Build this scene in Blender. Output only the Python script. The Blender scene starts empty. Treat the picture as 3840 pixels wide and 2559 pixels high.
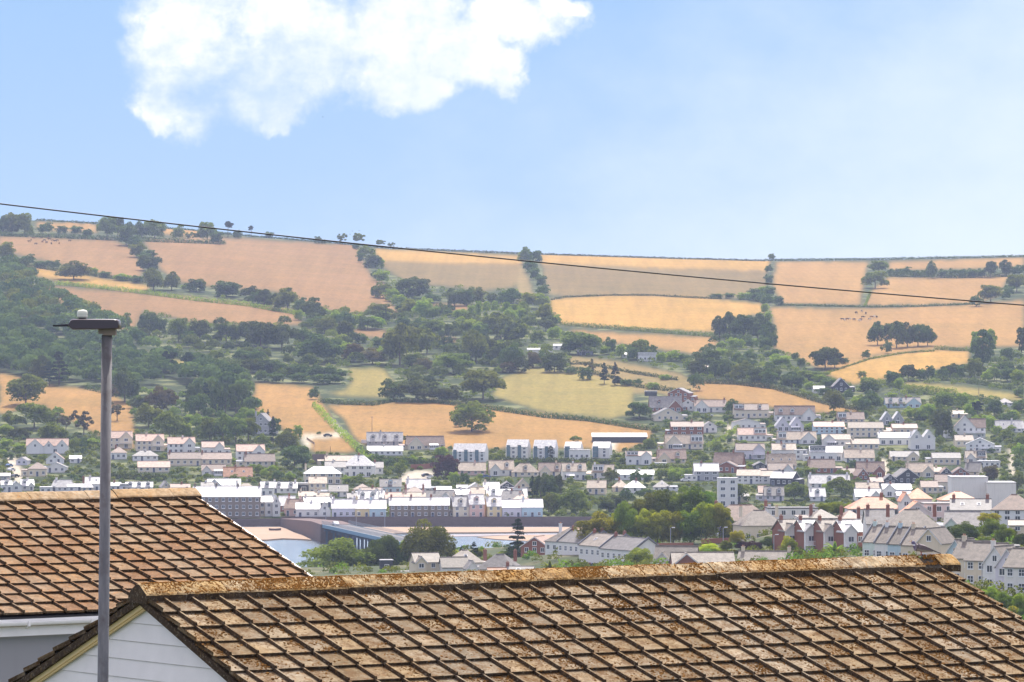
import bpy, bmesh, math, random
import numpy as np
from mathutils import Vector, Matrix, Quaternion
R_ = math.radians
random.seed(7); RNG = np.random.default_rng(7)
scene = bpy.context.scene
COL = scene.collection

# ------------------------------------------------------------------ camera, sky, sun, exposure
CAMZ = 64.0; FPX = 16000.0; CX, CY = 1920.0, 1279.5; VH = 1336.57
PITCH = math.atan((VH-CY)/FPX)
cam_d = bpy.data.cameras.new('camera'); cam = bpy.data.objects.new('camera', cam_d); COL.objects.link(cam)
cam_d.sensor_width = 36.0; cam_d.lens = 36.0*FPX/3840.0
cam_d.clip_start = 0.5; cam_d.clip_end = 30000
cam.location = (0, 0, CAMZ); cam.rotation_euler = (math.pi/2+PITCH, 0, 0)
scene.camera = cam
SUN_AZ, SUN_EL = R_(10), R_(54)      # azimuth from +Y towards +X
w = bpy.data.worlds.new('World'); scene.world = w; w.use_nodes = True
scene.view_settings.view_transform = 'Standard'; scene.view_settings.look = 'None'
scene.view_settings.gamma = 1; scene.view_settings.use_curve_mapping = False
scene.view_settings.exposure = 0.5
HAZE = 0.00006
sd = bpy.data.lights.new('sun', 'SUN'); sd.energy = 4.7; sd.angle = R_(0.5); sd.color = (1.0, 0.95, 0.87)
so = bpy.data.objects.new('sun', sd); COL.objects.link(so)
SV = Vector((math.sin(SUN_AZ)*math.cos(SUN_EL), math.cos(SUN_AZ)*math.cos(SUN_EL), math.sin(SUN_EL)))
so.rotation_euler = SV.to_track_quat('Z', 'Y').to_euler(); so.location = (0, 0, 300)

class NT:
    """small node-building helper"""
    def __init__(s, tree): s.t = tree; s.n = tree.nodes; s.l = tree.links
    def new(s, typ, **kw):
        n = s.n.new(typ)
        for k, v in kw.items(): setattr(n, k, v)
        return n
    def put(s, n, inp, val):
        if isinstance(val, bpy.types.NodeSocket): s.l.new(val, n.inputs[inp])
        else: n.inputs[inp].default_value = val
    def math(s, op, a, b=0.0, c=0.0, clamp=False):
        n = s.new('ShaderNodeMath', operation=op, use_clamp=clamp)
        s.put(n, 0, a); s.put(n, 1, b); s.put(n, 2, c); return n.outputs[0]
    def mix(s, f, a, b, blend='MIX'):
        n = s.new('ShaderNodeMix', data_type='RGBA', blend_type=blend)
        s.put(n, 0, f); s.put(n, 6, a if isinstance(a, bpy.types.NodeSocket) else (*a[:3], 1)); s.put(n, 7, b if isinstance(b, bpy.types.NodeSocket) else (*b[:3], 1)); return n.outputs[2]
    def noise(s, vec, scale, detail=4, rough=.55, out=0):
        n = s.new('ShaderNodeTexNoise'); s.put(n, 'Scale', scale); s.put(n, 'Detail', detail); s.put(n, 'Roughness', rough)
        if vec is not None: s.put(n, 'Vector', vec)
        return n.outputs[out]
    def ramp(s, f, a, b, smooth=False):
        n = s.new('ShaderNodeMapRange', clamp=True)
        if smooth: n.interpolation_type = 'SMOOTHSTEP'
        s.put(n, 0, f); s.put(n, 1, a); s.put(n, 2, b); return n.outputs[0]
    def map(s, vec, scale=(1, 1, 1), loc=(0, 0, 0)):
        n = s.new('ShaderNodeMapping'); s.put(n, 0, vec); n.inputs['Scale'].default_value = scale; n.inputs['Location'].default_value = loc; return n.outputs[0]

def build_world():
    g = NT(w.node_tree); bg = g.n['Background']; bg.inputs[1].default_value = 0.15
    sky = g.new('ShaderNodeTexSky', sky_type='NISHITA'); sky.sun_disc = False
    sky.sun_elevation = SUN_EL; sky.sun_rotation = SUN_AZ; sky.altitude = 0; sky.air_density = 1.0; sky.dust_density = 0.6; sky.ozone_density = 1.6
    tc = g.new('ShaderNodeTexCoord'); sx = g.new('ShaderNodeSeparateXYZ'); g.l.new(tc.outputs['Generated'], sx.inputs[0])
    y = g.math('MAXIMUM', sx.outputs[1], 0.05)
    px = g.math('DIVIDE', sx.outputs[0], y); pz = g.math('DIVIDE', sx.outputs[2], y)     # tangent of azimuth / of elevation
    cv = g.new('ShaderNodeCombineXYZ'); g.l.new(px, cv.inputs[0]); g.l.new(pz, cv.inputs[2])
    P = cv.outputs[0]
    # warp
    wn = g.noise(P, 45, 5, .6, 1)
    wsub = g.new('ShaderNodeVectorMath', operation='SUBTRACT'); g.l.new(wn, wsub.inputs[0]); wsub.inputs[1].default_value = (.5, .5, .5)
    wsc = g.new('ShaderNodeVectorMath', operation='SCALE'); g.l.new(wsub.outputs[0], wsc.inputs[0]); wsc.inputs['Scale'].default_value = 0.022
    wad = g.new('ShaderNodeVectorMath', operation='ADD'); g.l.new(P, wad.inputs[0]); g.l.new(wsc.outputs[0], wad.inputs[1])
    s2 = g.new('ShaderNodeSeparateXYZ'); g.l.new(wad.outputs[0], s2.inputs[0])
    dens = None
    blobs = CLOUD
    for (u, v, ru, rv) in blobs:
        a = g.math('DIVIDE', g.math('SUBTRACT', s2.outputs[0], (u-CX)/FPX), ru/FPX)
        b = g.math('DIVIDE', g.math('SUBTRACT', s2.outputs[2], (VH-v)/FPX), rv/FPX)
        d = g.math('SUBTRACT', 1.0, g.math('SQRT', g.math('ADD', g.math('MULTIPLY', a, a), g.math('MULTIPLY', b, b))))
        dens = d if dens is None else g.math('SMOOTH_MAX', dens, d, 0.12)
    n1 = g.noise(P, 70, 9, .64)
    n2 = g.noise(g.map(P, (1, 1, 1.6), (3.1, 0, 1.7)), 32, 6, .6)
    dens = g.math('ADD', dens, g.math('MULTIPLY', g.math('SUBTRACT', n1, .5), 1.15))
    cl = g.math('MULTIPLY', g.ramp(dens, -0.04, .5, True), g.math('SUBTRACT', 1.0, g.math('MULTIPLY', g.ramp(n2, .45, .7), .35)))
    thin = g.math('MULTIPLY', g.ramp(n2, .40, .62), g.ramp(g.math('ADD', px, g.math('MULTIPLY', pz, -1.0)), -.075, -.135))
    cl = g.math('MULTIPLY', cl, g.math('SUBTRACT', 1.0, g.math('MULTIPLY', thin, .85)))
    front = g.ramp(sx.outputs[1], .3, .5)
    cl = g.math('MULTIPLY', cl, front)
    # thin veil that thickens towards the lower right
    veil = g.math('ADD', g.math('MULTIPLY', px, 3.8), g.math('MULTIPLY', pz, -5.2))
    veil = g.ramp(g.math('ADD', veil, g.math('MULTIPLY', n2, .5)), -.2, .66, True)
    hsv = g.new('ShaderNodeHueSaturation'); g.l.new(sky.outputs[0], hsv.inputs['Color']); hsv.inputs['Saturation'].default_value = .26; hsv.inputs['Value'].default_value = 1.6
    low = g.mix(g.ramp(pz, .0, .16), (2.35, 3.3, 4.6), (1.3, 2.5, 4.45))
    warm = g.mix(1.0, hsv.outputs[0], (1.14, 1.0, 1.05), 'MULTIPLY')
    c = g.mix(g.ramp(sx.outputs[2], .16, .4), low, warm)
    c = g.mix(g.math('MULTIPLY', g.math('MULTIPLY', veil, .95), front), c, (4.1, 4.6, 5.1))
    shade = g.mix(g.ramp(n1, .36, .56), (4.1, 4.5, 4.9), (5.6, 5.6, 5.6))
    c = g.mix(cl, c, shade)
    g.l.new(c, bg.inputs[0])
CLOUD = [(620, 390, 120, 95), (700, 210, 260, 300), (1000, 340, 230, 160), (1050, 455, 90, 70), (1150, 130, 460, 270), (1500, 300, 230, 130), (1530, 120, 360, 260),
         (1760, 200, 240, 160), (1890, 250, 95, 100), (1930, 70, 250, 130), (2080, 0, 120, 70), (850, 300, 300, 140), (760, 0, 330, 160)]
build_world()

# ------------------------------------------------------------------ geometry helpers
def proj_dir(u, v):
    xc = (u-CX)/FPX; yc = (CY-v)/FPX
    return Vector((xc, math.cos(PITCH)-yc*math.sin(PITCH), math.sin(PITCH)+yc*math.cos(PITCH)))
def at(u, v, D):
    d = proj_dir(u, v); k = D/d.y
    return Vector((d.x*k, D, CAMZ+d.z*k))
def uv_of(p):
    d = p[1]*math.cos(PITCH)+(p[2]-CAMZ)*math.sin(PITCH); up = -p[1]*math.sin(PITCH)+(p[2]-CAMZ)*math.cos(PITCH)
    return CX+FPX*p[0]/d, CY-FPX*up/d
# far hillside: what distance does a picture row have
VT = [(1943, 1608), (1900, 1665), (1850, 1722), (1800, 1790), (1735, 1880), (1650, 1985), (1600, 2045), (1500, 2170), (1400, 2320), (1337, 2430),
      (1200, 2740), (1100, 3010), (1000, 3370), (950, 3620)]
VTv = np.array([a for a, b in VT][::-1], float); VTd = np.array([b for a, b in VT][::-1], float)
S = 3840/2353.0
SKY = [(-900, 800), (0, 505), (85, 507), (240, 516), (440, 530), (560, 543), (700, 554), (900, 572), (1050, 578), (1250, 586), (1500, 594), (1750, 600), (2000, 598), (2200, 594), (2353, 590), (2353+900, 575)]
SKu = np.array([a for a, b in SKY], float)*S; SKv = np.array([b for a, b in SKY], float)*S
SKv[0] = 780
def v_sky(u): return np.interp(u, SKu, SKv)
def D_far(u, v):
    vs = v_sky(u); v = np.asarray(v, float)
    vv = np.where(v < 1400, 950+(v-vs)/(1400-vs)*450, v)
    return np.interp(vv, VTv, VTd)
def far(u, v, dz=0):
    v = min(v, 1943); v = max(v, float(v_sky(u)))
    p = at(u, v, float(D_far(u, v))); p.z += dz; return p

class MB:
    """mesh builder: verts / faces / material slots"""
    def __init__(s): s.v = []; s.f = []; s.m = []; s.sm = []
    def face(s, pts, m=0):
        i = len(s.v); s.v += [tuple(p) for p in pts]; s.f.append(tuple(range(i, i+len(pts)))); s.m.append(m)
    def box(s, x0, x1, y0, y1, z0, z1, m=0, M=None):
        p = [(x0, y0, z0), (x1, y0, z0), (x1, y1, z0), (x0, y1, z0), (x0, y0, z1), (x1, y0, z1), (x1, y1, z1), (x0, y1, z1)]
        if M is not None: p = [tuple(M @ Vector(q)) for q in p]
        i = len(s.v); s.v += p
        for q in ((0, 3, 2, 1), (4, 5, 6, 7), (0, 1, 5, 4), (1, 2, 6, 5), (2, 3, 7, 6), (3, 0, 4, 7)):
            s.f.append(tuple(i+k for k in q)); s.m.append(m)
    def prism(s, poly, d0, d1, m=0, cap=None):
        """poly = list of 3-vectors (ring); d0,d1 offset vectors"""
        n = len(poly); i = len(s.v); cap = m if cap is None else cap
        s.v += [tuple(Vector(p)+Vector(d0)) for p in poly]+[tuple(Vector(p)+Vector(d1)) for p in poly]
        s.f.append(tuple(range(i, i+n))[::-1]); s.m.append(cap)
        s.f.append(tuple(range(i+n, i+2*n))); s.m.append(cap)
        for k in range(n):
            s.f.append((i+k, i+(k+1) % n, i+n+(k+1) % n, i+n+k)); s.m.append(m)
    def tube(s, pts, rad, n=8, m=0, cap=True):
        pts = [Vector(p) for p in pts]; i0 = len(s.v)
        if not hasattr(rad, '__len__'): rad = [rad]*len(pts)
        for k, p in enumerate(pts):
            a = pts[max(k-1, 0)]; b = pts[min(k+1, len(pts)-1)]; t = (b-a).normalized()
            x = t.orthogonal().normalized() if abs(t.z) > .95 else t.cross(Vector((0, 0, 1))).normalized()
            if abs(t.z) > .95: x = (Vector((1, 0, 0))-t*t.x).normalized()
            y = t.cross(x)
            for j in range(n):
                c = 2*math.pi*j/n; s.v.append(tuple(p+rad[k]*(x*math.cos(c)+y*math.sin(c))))
        for k in range(len(pts)-1):
            for j in range(n):
                a = i0+k*n+j; b = i0+k*n+(j+1) % n
                s.f.append((a, b, b+n, a+n)); s.m.append(m)
        if cap:
            s.f.append(tuple(i0+j for j in range(n))[::-1]); s.m.append(m)
            s.f.append(tuple(i0+(len(pts)-1)*n+j for j in range(n))); s.m.append(m)
    def mesh(s, name, mats, smooth=False):
        me = bpy.data.meshes.new(name); me.from_pydata(s.v, [], s.f)
        for mt in (mats if isinstance(mats, (list, tuple)) else [mats]): me.materials.append(mt)
        me.polygons.foreach_set('material_index', s.m)
        if smooth: me.polygons.foreach_set('use_smooth', [True]*len(s.f))
        me.update(); return me
def obj(name, me, parent=None, loc=None, label=None):
    o = bpy.data.objects.new(name, me); COL.objects.link(o)
    if parent: o.parent = parent
    if loc is not None: o.location = loc
    if label: o['label'] = label
    return o
def build(mb, name, mats, parent=None, smooth=False, label=None):
    return obj(name, mb.mesh(name, mats, smooth), parent, None, label)
def empty(name, loc, rz=0):
    o = bpy.data.objects.new(name, None); COL.objects.link(o); o.location = loc; o.rotation_euler = (0, 0, rz); o.empty_display_size = .5; return o
def tag(o, label, cat, group=None, kind=None):
    if label: o['label'] = label
    if cat: o['category'] = cat
    if group: o['group'] = group
    if kind: o['kind'] = kind
    return o
def quads(name, V, mat, cols=None):
    """V: (N,4,3) array of quads -> mesh, fast"""
    n = len(V); me = bpy.data.meshes.new(name)
    me.vertices.add(n*4); me.vertices.foreach_set('co', V.reshape(-1).astype(np.float32))
    me.loops.add(n*4); me.loops.foreach_set('vertex_index', np.arange(n*4, dtype=np.int32))
    me.polygons.add(n); me.polygons.foreach_set('loop_start', np.arange(0, n*4, 4, dtype=np.int32)); me.polygons.foreach_set('loop_total', np.full(n, 4, np.int32))
    if cols is not None:
        a = me.color_attributes.new('tint', 'FLOAT_COLOR', 'POINT'); a.data.foreach_set('color', np.repeat(cols, 4, 0).reshape(-1).astype(np.float32))
    me.materials.append(mat); me.update(); me.validate(); return me
ORD = 'zeroth first second third fourth fifth sixth seventh eighth ninth tenth eleventh twelfth thirteenth fourteenth fifteenth sixteenth seventeenth eighteenth nineteenth twentieth'.split()
def ordinal(n):
    if n <= 20: return ORD[n]
    t = {2: 'twenty', 3: 'thirty', 4: 'forty', 5: 'fifty'}[n//10]
    return t+'-'+ORD[n % 10] if n % 10 else {30: 'thirtieth', 40: 'fortieth', 50: 'fiftieth'}[n]

# ------------------------------------------------------------------ materials
def pmat(name, col, rough=.8, spec=.3, fn=None, bump=None, metallic=0):
    m = bpy.data.materials.new(name); m.use_nodes = True; g = NT(m.node_tree); b = g.n['Principled BSDF']
    b.inputs['Roughness'].default_value = rough; b.inputs['Specular IOR Level'].default_value = spec; b.inputs['Metallic'].default_value = metallic
    tc = g.new('ShaderNodeTexCoord'); P = tc.outputs['Object']
    c = fn(g, P, b) if fn else g.mix(g.noise(P, 3, 5), tuple(x*.86 for x in col), tuple(min(1, x*1.12) for x in col))
    g.l.new(c, b.inputs['Base Color'])
    return m
def bump(g, b, h, dist, strength=1.0):
    n = g.new('ShaderNodeBump'); n.inputs['Strength'].default_value = strength; n.inputs['Distance'].default_value = dist
    g.l.new(h, n.inputs['Height']); g.l.new(n.outputs[0], b.inputs['Normal'])
def wallmat(name, col, rough=.85):
    def f(g, P, b):
        oi = g.new('ShaderNodeObjectInfo')
        n = g.noise(P, .6, 6, .65); st = g.noise(g.map(P, (2.5, 2.5, .25)), 1.2, 4)
        c = g.mix(n, tuple(x*.9 for x in col), tuple(min(.9, x*1.05) for x in col))
        c = g.mix(g.math('MULTIPLY', g.ramp(st, .52, .8), .35), c, tuple(x*.55 for x in col))
        return g.mix(g.math('MULTIPLY', oi.outputs['Random'], .3), c, g.mix(1.0, c, (.92, .8, .62), 'MULTIPLY'))
    return pmat(name, col, rough, .2, f)
def roofmat(name, col, rough=.6, spec=.4, slate=.35):
    def f(g, P, b):
        oi = g.new('ShaderNodeObjectInfo')
        br = g.new('ShaderNodeTexBrick'); br.offset = .5
        sp = g.new('ShaderNodeSeparateXYZ'); g.l.new(P, sp.inputs[0]); cb = g.new('ShaderNodeCombineXYZ')
        g.l.new(g.math('ADD', sp.outputs[0], g.math('MULTIPLY', sp.outputs[1], .37)), cb.inputs[0]); g.l.new(sp.outputs[2], cb.inputs[1]); g.l.new(cb.outputs[0], br.inputs['Vector'])
        br.inputs['Scale'].default_value = 1; br.inputs['Brick Width'].default_value = .45; br.inputs['Row Height'].default_value = .2; br.inputs['Mortar Size'].default_value = .012
        br.inputs['Color1'].default_value = (.75, .75, .75, 1); br.inputs['Color2'].default_value = (1.25, 1.25, 1.25, 1); br.inputs['Mortar'].default_value = (.45, .45, .45, 1)
        n = g.noise(P, .9, 6, .7); c = g.mix(g.ramp(n, .3, .7), tuple(x*.6 for x in col), tuple(x*1.3 for x in col))
        li = g.ramp(g.noise(P, 2.6, 5, .7), .55, .75)
        c = g.mix(g.math('MULTIPLY', li, .4), c, (.42, .36, .26))
        c = g.mix(slate, c, g.mix(1.0, c, br.outputs[0], 'MULTIPLY'))
        hv = g.new('ShaderNodeHueSaturation'); g.l.new(c, hv.inputs['Color']); g.l.new(g.math('ADD', .68, g.math('MULTIPLY', oi.outputs['Random'], .5)), hv.inputs['Value'])
        bump(g, b, br.outputs[0], .03, .5)
        return hv.outputs[0]
    return pmat(name, col, rough, spec, f)
WALL = {'W': ('white', wallmat('render_white', (.8, .8, .79))), 'C': ('cream', wallmat('render_cream', (.74, .66, .52))), 'B': ('pale blue', wallmat('render_blue', (.5, .66, .76))),
        'L': ('lilac white', wallmat('render_lilac', (.68, .66, .74))), 'Y': ('yellow', wallmat('render_yellow', (.76, .62, .36))), 'P': ('pink', wallmat('render_pink', (.74, .52, .48))),
        'O': ('orange', wallmat('render_orange', (.8, .45, .2))), 'S': ('brown stone', wallmat('stone_wall', (.24, .2, .17))), 'R': ('red brick', wallmat('red_brick', (.3, .13, .09))),
        'G': ('grey', wallmat('render_grey', (.42, .43, .45))), 'K': ('dark', wallmat('dark_cladding', (.07, .075, .09))), 'M': ('pale pink', wallmat('render_pale_pink', (.78, .68, .68))), 'H': ('mint green', wallmat('render_mint', (.62, .74, .7))),}
ROOF = {'w': ('pale slate', roofmat('roof_pale_slate', (.55, .54, .52), .42, .5)), 'g': ('grey', roofmat('roof_grey', (.23, .215, .2))), 'b': ('brown tiled', roofmat('roof_brown', (.25, .17, .125))),
        't': ('tan tiled', roofmat('roof_tan', (.40, .32, .23))), 's': ('stone-coloured', roofmat('roof_stone', (.235, .2, .16))), 'r': ('terracotta', roofmat('roof_terracotta', (.56, .27, .14))), 'k': ('pinkish tiled', roofmat('roof_pink', (.46, .3, .22))),
        'd': ('dark', roofmat('roof_dark', (.1, .095, .1)))}
M_frame = pmat('window_frame_white', (.8, .8, .8), .5)
M_glass = pmat('window_glass', (.05, .06, .075), .12, .6)
M_door = pmat('door_paint', (.12, .14, .2), .5)
M_brick = WALL['R'][1]; M_black = pmat('black_metal', (.03, .03, .035), .5)
M_lead = pmat('lead_grey', (.2, .21, .23), .5)

def leafmat(name, col, col2, trans=.3):
    m = bpy.data.materials.new(name); m.use_nodes = True; g = NT(m.node_tree); g.n.remove(g.n['Principled BSDF'])
    tc = g.new('ShaderNodeTexCoord'); oi = g.new('ShaderNodeObjectInfo'); at_ = g.new('ShaderNodeAttribute', attribute_name='tint')
    n = g.noise(tc.outputs['Object'], 4.0, 3)
    c = g.mix(g.math('ADD', g.math('MULTIPLY', at_.outputs['Fac'], .75), g.math('MULTIPLY', n, .25)), col, col2)
    hv = g.new('ShaderNodeHueSaturation'); g.l.new(c, hv.inputs['Color'])
    g.l.new(g.math('ADD', .47, g.math('MULTIPLY', oi.outputs['Random'], .05)), hv.inputs['Hue'])
    g.l.new(g.math('ADD', .75, g.math('MULTIPLY', oi.outputs['Random'], .5)), hv.inputs['Value'])
    d = g.new('ShaderNodeBsdfDiffuse'); t = g.new('ShaderNodeBsdfTranslucent'); ms = g.new('ShaderNodeMixShader'); ms.inputs[0].default_value = trans
    g.l.new(hv.outputs[0], d.inputs[0]); g.l.new(g.mix(1.0, hv.outputs[0], (1.5, 1.5, .6), 'MULTIPLY'), t.inputs[0])
    g.l.new(d.outputs[0], ms.inputs[1]); g.l.new(t.outputs[0], ms.inputs[2]); g.l.new(ms.outputs[0], g.n['Material Output'].inputs[0])
    return m
LEAF = {'o': leafmat('leaf_green', (.04, .075, .015), (.25, .29, .055), .25), 'd': leafmat('leaf_dark', (.022, .05, .02), (.155, .2, .055), .2),
        'l': leafmat('leaf_light', (.08, .14, .03), (.3, .36, .07), .45), 'c': leafmat('leaf_conifer', (.02, .035, .02), (.05, .075, .035), .12),
        'y': leafmat('leaf_yellow', (.18, .24, .03), (.5, .5, .07), .45), 'x': leafmat('leaf_purple', (.04, .02, .03), (.1, .05, .06), .2),
        'b': leafmat('leaf_olive', (.09, .085, .04), (.2, .18, .08), .3)}
LEAF['v'] = leafmat('leaf_olive_bright', (.06, .09, .012), (.36, .37, .05), .5); LEAF['g'] = leafmat('leaf_fresh', (.035, .075, .014), (.19, .26, .04), .4)
LEAFW = {'o': 'green', 'd': 'dark green', 'l': 'light green', 'c': 'blackish green', 'y': 'yellow green', 'x': 'dark purple', 'b': 'olive brown'}
M_bark = pmat('bark', (.12, .09, .065), .9)

# ------------------------------------------------------------------ the far hillside (one sheet, fields as land colour)
FIELDS = {  # colour: list of polygons in overview units (V)
 'tan': [[(85,508),(225,515),(225,534),(85,527)], [(370,522),(460,532),(460,546),(370,538)], [(1785,600),(1992,603),(1985,650),(1975,700),(1800,698),(1778,660)],
         [(2045,602),(2353,592),(2353,612),(2045,622)], [(2045,638),(2320,635),(2290,680),(2240,697),(1985,702),(2010,660)],
         [(1770,708),(1980,710),(2240,700),(2353,690),(2353,795),(2240,795),(2150,800),(2000,818),(1960,845),(1880,845),(1780,800),(1785,760)],
         [(1300,757),(1450,768),(1640,775),(1650,790),(1600,812),(1500,800),(1380,785)], [(1600,875),(1760,885),(1900,930),(2000,945),(1900,950),(1600,915),(1590,890)],
         [(750,932),(900,925),(1000,920),(1200,945),(1480,980),(1500,985),(1490,1012),(1420,1040),(1350,1030),(1000,1030),(860,1030),(820,1010),(790,960)],
         [(590,880),(720,890),(760,960),(790,1000),(830,1037),(720,1040),(700,1010),(600,960),(580,930)],
         [(0,858),(60,870),(130,890),(230,895),(300,930),(310,1000),(230,1000),(150,960),(100,930),(0,950)], [(270,1010),(300,1000),(310,1030),(270,1035)]],
 'pink': [[(0,542),(260,552),(300,570),(330,620),(320,640),(270,635),(190,622),(130,605),(0,575)], [(330,552),(500,546),(820,563),(830,590),(860,650),(855,700),(830,724),(740,710),(640,670),(520,660),(420,650),(370,620)],
          [(85,655),(200,665),(400,680),(560,695),(690,715),(690,745),(620,752),(450,740),(330,715),(300,765),(200,725),(100,680)],
          [(815,756),(885,758),(885,778),(815,772)], [(880,690),(935,722),(900,728),(870,700)], [(995,698),(1085,700),(1070,717),(1000,714)], [(1000,772),(1050,778),(1040,792),(1000,790)], [(850,640),(880,650),(900,690),(860,700)]],
 'gold': [[(60,610),(130,623),(250,643),(345,658),(335,670),(200,657),(70,632)], [(865,572),(1200,588),(1195,608),(868,600)], [(1245,585),(1765,598),(1765,622),(1500,616),(1245,606)],
          [(1265,688),(1400,678),(1600,683),(1750,700),(1755,720),(1680,730),(1650,762),(1450,755),(1290,745),(1265,715)], [(1890,857),(2000,822),(2150,804),(2225,808),(2225,835),(2100,857),(1960,882)]],
 'brown': [[(868,600),(1195,608),(1190,640),(1180,660),(1110,668),(1000,655),(940,652),(880,612)], [(1245,606),(1500,616),(1765,622),(1760,660),(1700,684),(1560,685),(1400,676),(1290,682),(1265,670),(1250,640)]],
 'green': [[(1155,870),(1220,843),(1350,860),(1450,890),(1455,950),(1400,962),(1250,945),(1130,910)], [(740,905),(890,915),(905,880),(880,848),(800,848),(810,880),(790,900)], [(390,825),(580,850),(480,862),(400,852)],
           [(2080,878),(2200,888),(2345,908),(2345,922),(2200,908),(2080,894)]],
 'scrub': [[(1310,818),(1400,828),(1560,858),(1610,890),(1580,920),(1500,900),(1460,905),(1400,875),(1310,850)], [(1195,600),(1215,640),(1230,690),(1190,690),(1185,650)], [(1250,640),(1300,655),(1320,675),(1265,680)]],
 'track': [[(755,962),(762,960),(796,1000),(770,1006),(712,1010),(716,1030),(704,1032),(692,1008),(700,998),(760,996),(776,992)],
           [(1105*.968,1240*.905),(1110,1140),(1130,1150),(1070,1160)], [(2316,1030),(2326,1030),(2334,1092),(2322,1092)], [(1668,980),(1680,975),(1690,1010),(1672,1020)], [(935,1084),(990,1080),(1000,1100),(960,1112),(900,1120)],
           [(5,1040),(40,1055),(56,1095),(48,1130),(30,1100)], [(1400,1010),(1420,1012),(1412,1042),(1395,1040)], [(2020,1050),(2042,1062),(2040,1100),(2012,1095)]],
}
FCOL = {'tan': (.37, .205, .062), 'pink': (.29, .16, .062), 'gold': (.45, .255, .058), 'brown': (.215, .145, .05), 'green': (.29, .225, .06), 'scrub': (.27, .19, .07), 'track': (.58, .5, .42), 'none': (.045, .065, .022)}
def in_poly(px, py, poly):
    inside = np.zeros(px.shape, bool); n = len(poly); j = n-1
    for i in range(n):
        xi, yi = poly[i]; xj, yj = poly[j]
        c = ((yi > py) != (yj > py))
        xx = (xj-xi)*(py-yi)/((yj-yi) if yj != yi else 1e-9)+xi
        inside ^= c & (px < xx); j = i
    return inside
def smooth_noise(x, y, s, seed=0):
    """cheap sum-of-sines noise"""
    r = np.random.default_rng(seed); o = np.zeros(np.broadcast(x, y).shape)
    for k in range(7):
        a = r.uniform(0, 2*math.pi); f = (1.0+.6*k)/s; o += np.sin((x*math.cos(a)+y*math.sin(a))*f*2*math.pi+r.uniform(0, 6))/(1+.5*k)
    return o/2.6
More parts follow.
